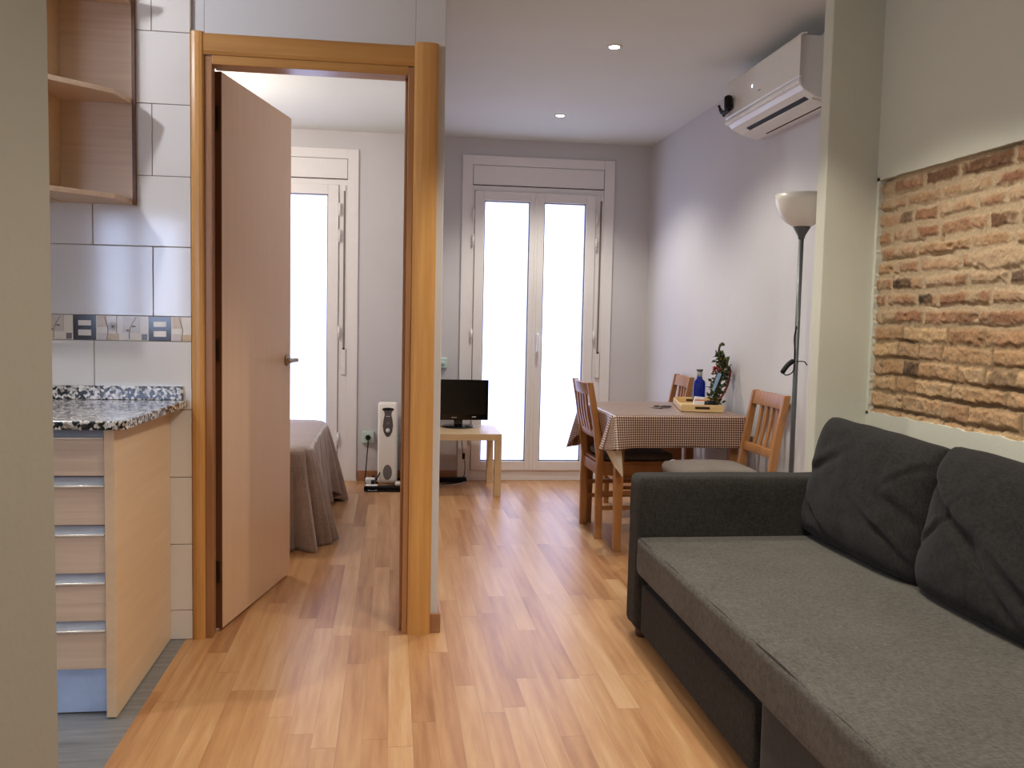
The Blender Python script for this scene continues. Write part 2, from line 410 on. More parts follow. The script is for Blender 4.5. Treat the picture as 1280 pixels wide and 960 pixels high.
    me.vertices.add(len(vs)); me.vertices.foreach_set('co', vs.ravel())
    me.loops.add(q.size); me.loops.foreach_set('vertex_index', q.ravel().astype(np.int32))
    me.polygons.add(len(q)); me.polygons.foreach_set('loop_start', np.arange(0, q.size, 4, dtype=np.int32)); me.update(calc_edges=True)
    me.polygons.foreach_set('use_smooth', [True]*len(q))
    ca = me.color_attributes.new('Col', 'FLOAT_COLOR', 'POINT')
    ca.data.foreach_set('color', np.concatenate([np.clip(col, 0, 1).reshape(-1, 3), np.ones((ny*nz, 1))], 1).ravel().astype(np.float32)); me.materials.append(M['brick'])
    o = bpy.data.objects.new('wall_brick', me); C.objects.link(o); return st(o)
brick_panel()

# stub of wall beside the sofa
st(box(1.608, XR, YP, YP2, 0, CH).build('wall_stub', M['wall_front'], bevel=.004))
# back wall with two openings
W1 = (.471, 1.556); W2 = (-1.326, -.238); WT = 2.29
m = MB()
for x0, x1, z0, z1 in ((XL-.1, W2[0]+.03, 0, CH), (W2[1]-.03, W1[0]+.03, 0, CH), (W1[1]-.03, XR+.1, 0, CH), (W2[0]+.03, W2[1]-.03, WT-.03, CH), (W1[0]+.03, W1[1]-.03, WT-.03, CH)):
    m.box(x0, x1, YB, YB+.1, z0, z1)
st(m.build('wall_back', M['wall']))
# front wall of the flat (behind the camera) with a kitchen window, left wall
KW = (-2.55, -1.75, .95, 2.0)
m = MB(); m.box(XL, KW[0], YF-.1, YF, 0, CH).box(KW[1], XR, YF-.1, YF, 0, CH).box(KW[0], KW[1], YF-.1, YF, 0, KW[2]).box(KW[0], KW[1], YF-.1, YF, KW[3], CH)
st(m.build('wall_front', M['wall_front']))
st(box(XL-.1, XL, YF-.1, YB+.1, 0, CH).build('wall_left', M['wall_bed']))
# partition with the doorway
DX0, DX1, DZ = -.642, .070, 2.015
m = MB(); m.box(XL, DX0, YP, YP2, 0, CH).box(DX1, .175, YP, YP2, 0, CH).box(DX0, DX1, YP, YP2, DZ, CH)
st(m.build('wall_partition', M['wall'], bevel=.003))
st(box(.103, .175, YP2, YB, 0, CH).build('wall_divider', M['wall']))
# near wall end on the left
st(box(-.95, -.467, .98, 1.32, 0, CH).build('wall_near', M['rough'], bevel=.012, seg=3))

# kitchen tiling on the partition
m = MB(); m.box(XL, -.688, YP-.007, YP, 0, CH)
st(m.build('wall_kitchen', M['grout']))
rows = [(0, .105, 0), (.105, .341, 1), (.341, .578, 0), (.578, .8145, 1), (.8145, 1.051, 0), (1.136, 1.373, 1), (1.373, 1.611, 0), (1.611, 1.851, 1), (1.851, 2.09, 0), (2.09, CH, 1)]
m = MB(); g = .0012
for z0, z1, k in rows:
    off = -.812 if k else -1.006
    x1 = -.686; xs = [x1]; x = off
    while x > XL: xs.append(x); x -= .388
    xs.append(XL)
    for a, b in zip(xs[1:], xs[:-1]): m.box(a+g, b-g, YP-.013, YP-.006, z0+g, z1-g)
st(m.build('wall_kitchen_tiles', M['tile'], bevel=.0012, seg=1))
# decorative border
tr = st(empty('trim_1', (-.7, YP-.013, 1.051)))
yb = YP-.013
m = MB(); x = -.6875
while x > XL: m.box(max(x-.2445, XL)+.0008, x-.0008 if x < -.69 else x, yb, YP-.006, 1.0522, 1.1348); x -= .2445 if x < -.69 else .2445*0+ (x+.754+0)*1 if False else .2445
m.build('border_ground', M['band'], tr)
P_ = .2445
mt, mbg, md_, mg, ml = MB(), MB(), MB(), MB(), MB(); mw = MB()
def pc(mm, x0, x1, z0, z1, d=.0012):
    x0 = max(x0, XL); x1 = min(x1, -.6875)
    if x1 > x0: mm.box(x0, x1, yb-d, yb, z0, z1)
zb0 = 1.0522
for k in range(-1, 9):
    s = -.828-k*P_          # left edge of a dark square
    if s > -.70: continue
    for (u0, u1, v0, v1) in ((0, .016, 0, .083), (.058, .074, 0, .083), (.016, .058, 0, .014), (.016, .058, .034, .048), (.016, .058, .066, .083)):
        pc(md_, s+u0, s+u1, zb0+v0, zb0+v1)
    pc(mt, s+.078, s+.108, zb0+.044, zb0+.083); pc(mt, s+.110, s+.148, zb0, zb0+.022); pc(mbg, s+.078, s+.106, zb0, zb0+.024)
    pc(mbg, s+.160, s+.215, zb0+.026, zb0+.083); pc(mg, s+.222, s+.240, zb0+.002, zb0+.022)
    for j in range(7):      # star-like sprig
        a = PI*j/7+.2; cx, cz = s+.128, zb0+.046; r = .016
        if cx+r < -.69: ml.hexa([(cx-r*math.cos(a), yb-.0022, cz-r*math.sin(a)-.0007), (cx+r*math.cos(a), yb-.0022, cz+r*math.sin(a)-.0007), (cx+r*math.cos(a), yb, cz+r*math.sin(a)-.0007), (cx-r*math.cos(a), yb, cz-r*math.sin(a)-.0007)],
             [(cx-r*math.cos(a), yb-.0022, cz-r*math.sin(a)+.0007), (cx+r*math.cos(a), yb-.0022, cz+r*math.sin(a)+.0007), (cx+r*math.cos(a), yb, cz+r*math.sin(a)+.0007), (cx-r*math.cos(a), yb, cz-r*math.sin(a)+.0007)])
    if s+.21 < -.69:
        ml.tube(path([(s+.182, yb-.001, zb0+.004), (s+.184, yb-.001, zb0+.04), (s+.204, yb-.001, zb0+.079)], 5), .0011, 5)
        ml.ball((s+.176, yb, zb0+.034), .008, .0018, .0035, 6); ml.ball((s+.196, yb, zb0+.048), .011, .0018, .0035, 6)
    if s+.12 < -.69: ml.tube(path([(s+.108, yb-.001, zb0+.0), (s+.112, yb-.001, zb0+.04), (s+.100, yb-.001, zb0+.08)], 5), .0011, 5)
mt.build('tan_plaque', M['band_tan'], tr); mbg.build('beige_plaque', M['band_beige'], tr)
md_.build('dark_square', M['band_dark'], tr); mg.build('grey_square', M['band_grey'], tr); ml.build('leaf_motif', M['band_leaf'], tr)
st(box(-.6875, -.6845, YP-.013, YP, DZ+.09, CH).build('trim_2', M['grout']))
# skirting boards
def skirt(name, x0, x1, y0, y1, h=.072, mat='skirt'): return st(box(x0, x1, y0, y1, 0, h).build(name, M[mat], bevel=.003))
skirt('baseboard_partition', .149, .187, YP-.011, YP)
skirt('baseboard_divider', .175, .187, YP, YB)
skirt('baseboard_back_bedroom', W2[1]+.005, .103, YB-.012, YB)
skirt('baseboard_back_living', .187, W1[0]-.005, YB-.012, YB)
skirt('baseboard_back_corner', W1[1]+.005, XR, YB-.012, YB)
skirt('baseboard_right', XR-.012, XR, YP2, YB-.012)
skirt('baseboard_divider_bedroom', .091, .103, YP2+.03, YB-.012)

# ------------------------------------------------------------------ door with frame
dr = st(empty('door_1', (-.28, YP, 0)))
m = MB()
def casing_prof(x0, x1, out=.022):
    w = x1-x0; return [(x0, YP), (x0, YP-out*.55), (x0+w*.12, YP-out*.85), (x0+w*.35, YP-out), (x0+w*.65, YP-out), (x0+w*.88, YP-out*.85), (x1, YP-out*.55), (x1, YP)]
MB().prism(casing_prof(-.686, -.643), 0, 2.098).build('casing', M['case'], dr)
MB().prism(casing_prof(.066, .149, .034), 0, 2.103).build('casing', M['case'], dr)
m = MB(); pr_ = [(YP, 2.024), (YP-.013, 2.024), (YP-.019, 2.035), (YP-.019, 2.085), (YP-.013, 2.094), (YP, 2.094)]
m.extr(pr_, 'x', -.643, .066); m.build('head_casing', M['case_x'], dr)
m = MB(); m.box(-.643, -.618, YP-.006, YP2-.022, 0, 2.02)
m.build('jamb', M['jamb'], dr, bevel=.002)
m = MB(); m.box(.045, .066, YP-.012, YP2+.004, 0, 2.02); m.box(.035, .045, YP+.03, YP2-.03, 0, 1.993)
m.build('jamb', M['jamb'], dr, bevel=.002)
m = MB(); m.box(-.618, .045, YP-.010, YP2+.004, 1.993, 2.024); m.build('head_jamb', M['case_x'], dr, bevel=.002)
MB().prism([(.05, YP2), (.102, YP2), (.102, YP2+.012), (.05, YP2+.012)], 0, 2.09).build('inner_casing', M['case'], dr)
# leaf
h0 = Vector((-.5975, 3.276, 0)); h1 = Vector((-.438, 3.975, 0)); d = (h1-h0); LL = d.length; d.normalize(); nrm = Vector((d.y, -d.x, 0))
th = .034
def dp(u, v, z): p = h0+d*u-nrm*v; return (p.x, p.y, z)
leafm = MB().hexa([dp(0,0,.012), dp(LL,0,.012), dp(LL,th,.012), dp(0,th,.012)], [dp(0,0,1.988), dp(LL,0,1.988), dp(LL,th,1.988), dp(0,th,1.988)])
leaf = leafm.build('leaf', M['leaf'], dr, bevel=.002)
MB().hexa([dp(-.003,.001,.012), dp(.0,.001,.012), dp(.0,th-.001,.012), dp(-.003,th-.001,.012)], [dp(-.003,.001,1.988), dp(.0,.001,1.988), dp(.0,th-.001,1.988), dp(-.003,th-.001,1.988)]).build('leaf_edge', M['leaf_edge'], leaf)
for z in (1.83, 1.02, .22):
    m = MB(); q = dp(-.008, th+.003, 0); m.tube([(q[0], q[1], z-.045), (q[0], q[1], z+.045)], .0065, 10)
    m.hexa([dp(-.005,.008,z-.04), dp(-.003,.008,z-.04), dp(-.003,th,z-.04), dp(-.005,th,z-.04)], [dp(-.005,.008,z+.04), dp(-.003,.008,z+.04), dp(-.003,th,z+.04), dp(-.005,th,z+.04)])
    m.build('hinge', M['iron'], dr)
zh = .957; u = LL-.05
for sgn, v0 in ((-1, 0), (1, th)):
    m = MB(); o1 = sgn
    def q(a, b, z): p = h0+d*a-nrm*b; return (p.x, p.y, z)
    pts = [q(u, v0, zh), q(u, v0+sgn*.010, zh)]
    m.tube(pts, .024, 20)
    m.tube(path([q(u, v0, zh), q(u, v0+sgn*.036, zh), q(u-.012, v0+sgn*.050, zh+.002), q(u-.05, v0+sgn*.052, zh+.004), q(u-.11, v0+sgn*.047, zh-.002)], 8), .0085, 12)
    m.build('lever_handle', M['steel'], dr)

# ------------------------------------------------------------------ balcony windows
def window(name, xo, k):
    r = st(empty(name, (xo+.54, YB, 0)))
    A = lambda x: xo-.471+x
    yf = YB-.016
    m = MB()
    for (x0, x1) in ((.471, .545), (1.483, 1.556)):
        m.box(A(x0), A(x1), yf, YB+.06, 0, 2.215)
    m.box(A(.545), A(1.483), yf+.004, YB+.06, 2.224, 2.29)
    m.add([(A(.471), y, 2.215) for y in (yf, YB+.06)]+[(A(.545), y, 2.215) for y in (yf, YB+.06)]+[(A(.545), y, 2.29) for y in (yf, YB+.06)]+[(A(.471), y, 2.29) for y in (yf, YB+.06)], [(0,2,4,6),(1,7,5,3),(0,1,3,2),(2,3,5,4),(4,5,7,6),(6,7,1,0)])
    m.add([(A(1.483), y, 2.215) for y in (yf, YB+.06)]+[(A(1.556), y, 2.215) for y in (yf, YB+.06)]+[(A(1.556), y, 2.29) for y in (yf, YB+.06)]+[(A(1.483), y, 2.29) for y in (yf, YB+.06)], [(0,2,4,6),(1,7,5,3),(0,1,3,2),(2,3,5,4),(4,5,7,6),(6,7,1,0)])
    m.build('frame', M['pvc'], r, bevel=.0015, seg=1)
    box(A(.545), A(1.483), yf+.012, YB+.06, 2.078, 2.226).build('shadow_gap', M['gap'], r)
    m = MB(); m.box(A(.5595), A(.57), yf+.0055, YB+.05, .073, 2.0455).box(A(1.415), A(1.4255), yf+.0055, YB+.05, .073, 2.0455).box(A(.57), A(1.415), yf+.0055, YB+.05, .073, .085).box(A(.57), A(1.415), yf+.0055, YB+.05, 2.035, 2.0455).box(A(.995), A(1.010), yf+.0055, YB+.05, .085, 2.035)
    m.build('sash_gap', M['dgrey'], r)
    box(A(.5485), A(1.4795), yf+.004, YB+.05, 2.089, 2.221).build('shutter_box_lid', M['pvc'], r, bevel=.002)
    m = MB(); m.box(A(.545), A(1.483), yf+.006, YB+.06, 2.046, 2.082); m.box(A(.545), A(1.483), yf+.004, YB+.06, 0, .072); m.box(A(.545), A(.5595), yf+.004, YB+.06, .072, 2.046); m.box(A(1.4255), A(1.483), yf+.004, YB+.06, .072, 2.046)
    m.build('fixed_frame', M['pvc'], r, bevel=.0025)
    for i, (a, b, ga, gb) in enumerate(((.562, 1.0015, .628, .950), (1.0045, 1.423, 1.052, 1.352))):
        m = MB(); z0, z1, w0, w1 = .076, 2.043, .142, 1.978
        y0 = yf-.012 if i == 1 else yf-.009
        m.box(A(a), A(ga), y0, YB+.04, z0, z1).box(A(gb), A(b), y0, YB+.04, z0, z1).box(A(ga), A(gb), y0, YB+.04, z0, w0).box(A(ga), A(gb), y0, YB+.04, w1, z1)
        s = m.build('sash', M['pvc'], r, bevel=.004)
        m = MB(); e = .006
        m.box(A(ga), A(ga+e), y0+.010, YB+.03, w0, w1).box(A(gb-e), A(gb), y0+.010, YB+.03, w0, w1).box(A(ga), A(gb), y0+.010, YB+.03, w0, w0+e).box(A(ga), A(gb), y0+.010, YB+.03, w1-e, w1)
        m.build('gasket', M['dgrey'], s)
        box(A(ga), A(gb), YB+.012, YB+.018, w0, w1).build('pane', M['pane'], s)
        xh = A(.551) if i == 0 else A(1.430)
        for zz in ((1.88, 1.70, 1.04, .30)):
            m = MB(); m.tube([(xh, y0-.004, zz-.035), (xh, y0-.004, zz+.035)], .0085, 8); m.ball((xh, y0-.004, zz+.037), .008, n=6); m.ball((xh, y0-.004, zz-.037), .008, n=6)
            m.build('hinge', M['pvc'], s)
        if i == 1:
            m = MB(); hx = A(1.020); m.box(hx-.014, hx+.014, y0-.010, y0, 1.0, 1.09)
            m.tube(path([(hx, y0-.008, 1.05), (hx, y0-.042, 1.05), (hx, y0-.048, 1.03), (hx-.002, y0-.046, .93)], 6), [.010]*19, 8)
            m.build('handle', M['white'], s, bevel=.002)
            box(A(.985), A(1.0045), y0-.002, y0+.006, z0+.0, z1).build('meeting_strip', M['pvc'], s, bevel=.002)
    m = MB(); sx = A(1.463); m.box(sx-.006, sx+.006, yf-.001, yf+.004, .935, 2.005); m.build('strap_slot', M['strap'], r)
    m = MB(); m.box(sx-.010, sx+.010, yf-.006, yf+.002, 2.005, 2.04); m.build('strap_guide', M['white'], r, bevel=.003)
    m = MB(); m.box(sx-.016, sx+.016, yf-.012, yf+.002, .745, .925); m.build('strap_winder', M['white'], r, bevel=.006, seg=3)
    box(sx-.008, sx+.008, yf-.014, yf-.002, .920, .934).build('strap_stop', M['gap'], r, bevel=.002)
    return r
window('window_1', W1[0], 1); window('window_2', W2[0], 2)
# kitchen window behind the camera
r = st(empty('window_3', (-2.15, YF, .95)))
m = MB()
for a, b, c_, e in ((KW[0], KW[1], KW[2], KW[2]+.06), (KW[0], KW[1], KW[3]-.06, KW[3]), (KW[0], KW[0]+.06, KW[2]+.06, KW[3]-.06), (KW[1]-.06, KW[1], KW[2]+.06, KW[3]-.06), (-2.24, -2.14, KW[2]+.06, KW[3]-.06)):
    m.box(a, b, YF-.06, YF+.01, c_, e)
m.build('frame', M['pvc'], r, bevel=.003)
M['pane_k'] = emit('bright_kitchen_pane', (200, 218, 255), 12.0)
box(KW[0], KW[1], YF-.05, YF-.044, KW[2], KW[3]).build('pane', M['pane_k'], r)

# ------------------------------------------------------------------ kitchen cabinet, worktop, shelf
cab = tag(empty('kitchen_base_cabinet', (-1.05, 2.9, 0)), 'beech kitchen base cabinet with five drawers and long metal pulls', 'cabinet')
CY = 2.575
box(-.787, -.760, CY, YP-.015, .004, .824).build('side_panel', M['beech_z'], cab, bevel=.001)
m = MB(); m.box(-1.36, -1.335, CY+.02, YP-.015, .004, .824).box(-1.335, -.787, YP-.03, YP-.015, .14, .824).box(-1.335, -.787, CY+.03, YP-.03, .135, .15); m.build('carcass', M['beech_z'], cab)
zs = [(.824, .690), (.690, .552), (.552, .415), (.415, .279), (.279, .141)]
x0, x1 = -1.334, -.789
for i, (zt, zl) in enumerate(zs):
    dz = zt-.026
    o = box(x0, x1, CY+.008, CY+.024, zl+.003, dz).build('drawer', M['beech_x'], cab, bevel=.001)
    pm = MB(); prof = [(CY+.024, zt-.002), (CY+.030, zt-.002), (CY+.026, dz-.004), (CY+.006, dz-.004), (CY+.002, dz-.001), (CY+.002, dz+.003), (CY+.006, dz+.003), (CY+.012, dz+.004)]
    pm.extr(prof, 'x', x0, x1); pm.build('pull', M['alu'], o)
    pm = MB(); pm.tube([(x0, CY+.003, dz+.001), (x1, CY+.003, dz+.001)], .0032, 8); pm.build('pull_lip', M['alu_bright'], o)
box(x0, -.787, CY+.045, CY+.055, .004, .140).build('plinth', M['plinth'], cab)
wt = tag(empty('worktop', (-1.0, 2.9, .824)), 'speckled black and white granite worktop lying on the beech cabinet', 'worktop')
poly = [(-1.40, CY-.025), (-.745, CY-.025), (-.722, CY-.005), (-.700, YP-.014), (-1.40, YP-.014)]
MB().prism(poly, .8245, .850).build('slab', M['granite'], wt, bevel=.004, seg=3)
box(-1.40, -.713, YP-.035, YP-.0135, .8505, .897).build('upstand', M['granite'], wt, bevel=.002)

sh = tag(empty('wall_shelf', (-.99, 3.1, 1.51)), 'beech open end shelf with slanted boards hung on the white tiles', 'shelf')
ys = YP-.0145
box(-1.10, -.872, ys-.014, ys, 1.51, CH-.02).build('back_panel', M['beech_x'], sh)
box(-1.116, -1.1005, 2.845, ys, 1.51, CH-.02).build('side_panel', M['beech_z'], sh)
for z in (1.512, 1.843, 2.165):
    MB().prism([(-1.10, ys-.0145), (-1.10, 2.847), (-.891, 3.052), (-.874, ys-.0145)], z, z+.016).build('shelf_board', M['beech_x'], sh, bevel=.001)
box(-.8718, -.862, ys-.016, ys, 1.51, CH-.02).build('edge_strip', M['leaf_edge'], sh)
wc = tag(empty('wall_cabinet', (-1.4, 3.05, 1.51)), 'beech kitchen wall cabinet to the left of the open end shelf', 'cabinet')
box(-1.75, -1.1165, 2.865, ys, 1.51, CH-.02).build('carcass', M['beech_z'], wc)
box(-1.75, -1.118, 2.846, 2.864, 1.512, CH-.022).build('cabinet_door', M['beech_x'], wc, bevel=.002)

# ------------------------------------------------------------------ sofa
def softbox(x0, x1, y0, y1, z0, z1, r=.03, nx=24, ny=24, nz=10, puff=.0, amp=.002, seed=0, wr=8):
    m = MB(); bm = bmesh.new(); bmesh.ops.create_cube(bm, size=2)
    bmesh.ops.subdivide_edges(bm, edges=[e for e in bm.edges], cuts=15, use_grid_fill=True)
    cx, cy, cz = (x0+x1)/2, (y0+y1)/2, (z0+z1)/2; hx, hy, hz = (x1-x0)/2, (y1-y0)/2, (z1-z0)/2
    def ease(t): return math.copysign(1-(1-abs(t))**1.6, t) if abs(t) < 1 else t
    vs = []
    for v in bm.verts:
        a = [ease(c) for c in v.co]; p = Vector((a[0]*hx, a[1]*hy, a[2]*hz))
        inner = Vector((max(-hx+r, min(hx-r, p.x)), max(-hy+r, min(hy-r, p.y)), max(-hz+r, min(hz-r, p.z))))
        dd = p-inner
        if dd.length > 1e-6: p = inner+dd.normalized()*min(dd.length, r) if dd.length > r else p
        if puff:
            k = (1-a[0]**2)*(1-a[1]**2)
            p.z += puff*k*(1 if p.z > 0 else 0)
        n = noise.noise(Vector((p.x*wr+seed, p.y*wr, p.z*wr)))+.5*noise.noise(Vector((p.x*wr*3, p.y*wr*3+seed, p.z*wr*3)))
        p += p.normalized()*amp*n
        vs.append((p.x+cx, p.y+cy, p.z+cz))
    m.add(vs, [[v.index for v in f.verts] for f in bm.faces], True); bm.free(); return m
sf = tag(empty('sofa', (1.35, 2.1, 0)), 'dark charcoal fabric sofa bed along the exposed brick wall', 'sofa')
SX = .875
def arm(y0, y1):
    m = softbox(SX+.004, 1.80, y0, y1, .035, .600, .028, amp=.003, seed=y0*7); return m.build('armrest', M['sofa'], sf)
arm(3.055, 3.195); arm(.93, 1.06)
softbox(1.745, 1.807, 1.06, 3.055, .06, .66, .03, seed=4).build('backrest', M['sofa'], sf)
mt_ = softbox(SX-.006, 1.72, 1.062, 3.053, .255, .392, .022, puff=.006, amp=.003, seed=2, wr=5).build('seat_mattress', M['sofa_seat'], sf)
# piping along the front top edge
m = MB(); m.tube([(SX+.004, 1.09+i*.01955*5, .384+.001*math.sin(i*1.7)) for i in range(21)], .0035, 6); m.build('piping', M['sofa'], mt_)
box(.925, 1.72, 1.062, 3.053, .06, .254).build('base_frame', M['sofa_dark'], sf)
softbox(.895, .930, 2.035, 3.048, .040, .215, .008, amp=.001, seed=3).build('pull_out_front', M['sofa'], sf)
softbox(.905, .935, 1.065, 2.020, .040, .250, .008, amp=.001, seed=5).build('storage_front', M['sofa_dark'], sf)
for x in (.925, 1.70):
    for y in (3.12, .99, 2.03):
        if y == 2.03 and x < 1: continue
        MB().lathe([(0, .0), (.022, 0), (.027, .012), (.024, .034), (0, .036)], (x, y, 0), 16).build('foot', M['foot'], sf)

def cushion(name, yc, w, h, t, seed, tiltdeg, label, topl=0, topr=0):
    m = MB(); n = 72; N = lambda x, y, z=0: noise.noise(Vector((x, y, z)))
    for side in (1, -1):
        vs = []
        for i in range(n+1):
            for j in range(n+1):
                u = math.sin((-1+2*i/n)*PI/2)*.35+(-1+2*i/n)*.65; v = math.sin((-1+2*j/n)*PI/2)*.35+(-1+2*j/n)*.65
                e = max((1-abs(u)**5)*(1-abs(v)**5), 0)
                th_ = (t/2)*(e**.30)*(.86+.14*(1-u*u)*(1-v*v)+.07*(1-u*u)*(-v))
                yy = u*w/2*(1-.022*abs(v)**6); zz = v*h/2*(1-.02*abs(u)**6)
                wr = .007*N(yy*5+seed, zz*6, side*2)+.004*N(yy*11+zz*9+seed, zz*18-yy*7, seed)
                # long diagonal creases running down from the near upper corner, short folds at the lower far corner
                for (y0, z0, sl, amp, wd, lo, hi) in CREASES[int(seed) % 3]:
                    dd = (zz-z0)-sl*(yy-y0)-.02*N(yy*6, seed); g_ = math.exp(-(dd/wd)**2)
                    k = 1/(1+math.exp(-(yy-lo)*40))/(1+math.exp((yy-hi)*40)); wr -= .75*amp*g_*k*(1 if side == 1 else 0)
                    g2 = math.exp(-((dd-wd*1.8)/wd)**2); wr += amp*.4*g2*k*(1 if side == 1 else 0)
                zz += (topl*(1+u)/2+topr*(1-u)/2)*max(v, 0)**2+.005*N(yy*7+seed, 3, v)*(1 if v > 0 else .3)
                vs.append((-side*(th_+wr*e**.35), yy+.004*N(zz*9, seed, u), zz))
        idx = lambda i, j: i*(n+1)+j
        m.add(vs, [(idx(i, j), idx(i+1, j), idx(i+1, j+1), idx(i, j+1)) for i in range(n) for j in range(n)], True)
    xf = Matrix.Translation((1.585, yc, .388+h/2)) @ Matrix.Rotation(math.radians(tiltdeg), 4, 'Y')
    o = m.build(name, M['sofa_cush'], None, xf=xf, base=True); return tag(o, label, 'cushion', 'sofa back cushions')
CREASES = {0: [(.30, .02, -.35, .014, .018, .12, .34), (.24, -.11, .5, .010, .014, .05, .30), (-.27, -.13, .42, .014, .016, -.40, -.08), (-.27, -.02, .25, .012, .02, -.4, -.16), (-.29, .10, -.6, .008, .014, -.4, -.2)],
           1: [(.20, .02, .62, .020, .022, -.12, .40), (.0, -.06, .42, .018, .026, -.40, .12), (.33, -.08, -.9, .012, .013, .20, .40), (-.2, .06, .3, .008, .02, -.4, .0)],
           2: [(.1, -.02, .4, .016, .022, -.3, .35), (-.2, -.10, -.3, .012, .02, -.4, .1)]}
cushion('sofa_cushion', 2.735, .715, .425, .20, 3.0, 12, 'charcoal back cushion at the far end of the sofa beside its armrest', .012, -.006)
cushion('sofa_cushion', 2.012, .715, .425, .20, 1.0, 12, 'middle charcoal back cushion of the sofa, with long diagonal creases', .008, -.01)
cushion('sofa_cushion', 1.345, .60, .425, .20, 5.0, 12, 'charcoal back cushion at the near end of the sofa')

# ------------------------------------------------------------------ draped cloth
def drape(cx, cy, hx, hy, rc, ztop, nper, rings, outf, hemf, topbump=0, topmat=None):
    """rounded-rectangle top, skirt rings; outf(s,t,ang)->outward offset, hemf(s,ang)->z"""
    per = []; ax, ay = hx-rc, hy-rc
    segs = [(2*ay, 'E'), (PI/2*rc, 'NE'), (2*ax, 'N'), (PI/2*rc, 'NW'), (2*ay, 'W'), (PI/2*rc, 'SW'), (2*ax, 'S'), (PI/2*rc, 'SE')]
    tot = sum(a for a, _ in segs)
    for i in range(nper):
        s = tot*i/nper; s0 = s
        for Ls, k in segs:
            if s < Ls: break
            s -= Ls
        t = s/Ls if Ls else 0
        if k == 'E': p = (hx, -ay+s); a = 0
        elif k == 'N': p = (ax-s, hy); a = PI/2
        elif k == 'W': p = (-hx, ay-s); a = PI
        elif k == 'S': p = (-ax+s, -hy); a = 3*PI/2
        else:
            base = {'NE': 0, 'NW': PI/2, 'SW': PI, 'SE': 3*PI/2}[k]; a = base+t*PI/2
            c = {'NE': (ax, ay), 'NW': (-ax, ay), 'SW': (-ax, -ay), 'SE': (ax, -ay)}[k]; p = (c[0]+rc*math.cos(a), c[1]+rc*math.sin(a))
        per.append((p, a, s0))
    vs = []; uvs = []; nt = 14
    for k in range(nt+1):
        f = k/nt
        for (p, a, s) in per:
            x, y = p[0]*f, p[1]*f
            z = ztop+(topbump*noise.noise(Vector((x*4, y*4, 1))) if topbump else 0)*(1-f**6)
            if k == nt: z -= .003
            vs.append((cx+x, cy+y, z)); uvs.append((x, y))
    for k in range(1, rings+1):
        t = k/rings
        for (p, a, s) in per:
            hem = hemf(p, a, s); o = outf(p, a, s, t); nx, ny = math.cos(a), math.sin(a)
            z = ztop-.004-(ztop-hem)*t
            vs.append((cx+p[0]+nx*o, cy+p[1]+ny*o, z)); dl = (ztop-hem)*t
            side = 'x' if abs(nx) > abs(ny) else 'y'
            uvs.append((p[0]+math.copysign(dl, nx), p[1]) if side == 'x' else (p[0], p[1]+math.copysign(dl, ny)))
    n = nper; R_ = nt+1+rings
    fs = [(k*n+i, k*n+(i+1) % n, (k+1)*n+(i+1) % n, (k+1)*n+i) for k in range(1, R_-1) for i in range(n)]
    fs += [tuple(n+i for i in range(n))]
    used = vs
    return used, fs, uvs
def drape_obj(name, mat, data, parent=None, thick=.003):
    vs, fs, uvs = data
    me = bpy.data.meshes.new(name)
    a = np.array(vs); org = Vector(((a[:,0].min()+a[:,0].max())/2, (a[:,1].min()+a[:,1].max())/2, a[:,2].min()))
    me.from_pydata([tuple(Vector(v)-org) for v in vs], [], fs)
    ul = me.uv_layers.new(name='UVMap')
    for lp in me.loops: ul.data[lp.index].uv = uvs[lp.vertex_index]
    me.polygons.foreach_set('use_smooth', [True]*len(fs)); me.materials.append(mat)
    bm = bmesh.new(); bm.from_mesh(me); bmesh.ops.delete(bm, geom=[v for v in bm.verts if not v.link_faces], context='VERTS'); bm.to_mesh(me); bm.free()
    o = bpy.data.objects.new(name, me); C.objects.link(o); o.location = org
    if thick:
        md = o.modifiers.new('s', 'SOLIDIFY'); md.thickness = thick; md.offset = -1
    return o

# bed + blanket
bed = tag(empty('bed', (-1.3, 5.1, 0)), 'low bed standing under the bedroom window beneath a taupe blanket', 'bed')
softbox(-2.35, -.475, 4.50, 5.70, .22, .465, .05, amp=.003).build('mattress', M['lining'], bed)
box(-2.34, -.51, 4.53, 5.67, .12, .22).build('bed_base', M['dgrey'], bed)
for x in (-2.3, -.6):
    for y in (4.6, 5.62): box(x-.025, x+.025, y-.025, y+.025, 0, .12).build('leg', M['dgrey'], bed)
def b_corner(p, hx, hy, w): return math.exp(-((abs(abs(p[0])-hx))**2+(abs(abs(p[1])-hy))**2)/w**2)
HX, HY = .99, .645
def bout(p, a, s, t):
    c = b_corner(p, HX-.04, HY-.04, .15)
    fold = math.sin(s*23+.5+1.2*math.sin(s*5))
    wv = .020*fold+.026*math.sin(s*50+1.3*math.sin(s*7))+.012*math.sin(s*88+1.3)
    o = .014+.030*t**.8+c*(.075 if p[1] < 0 else .125)*t**.85+wv*t**.9*(.9+.4*c)
    o += c*t**.8*(.034*math.sin(a*13+.6)+.014*math.sin(a*27+2))
    return max(o, .004+.004*t)
def bhem(p, a, s):
    c = b_corner(p, HX, HY, .20)
    return .006+.085*(1-min(1, c*1.8))*(1 if p[0] > HX-.02 else .1)+.012*(1+math.sin(s*31))*(1-c)
bl = drape_obj('blanket', M['blanket'], drape(-1.405, 5.10, HX, HY, .13, .492, 900, 30, bout, bhem, .006), thick=.004)
tag(bl, 'taupe velvet blanket draped over the bed down to the floor', 'blanket')

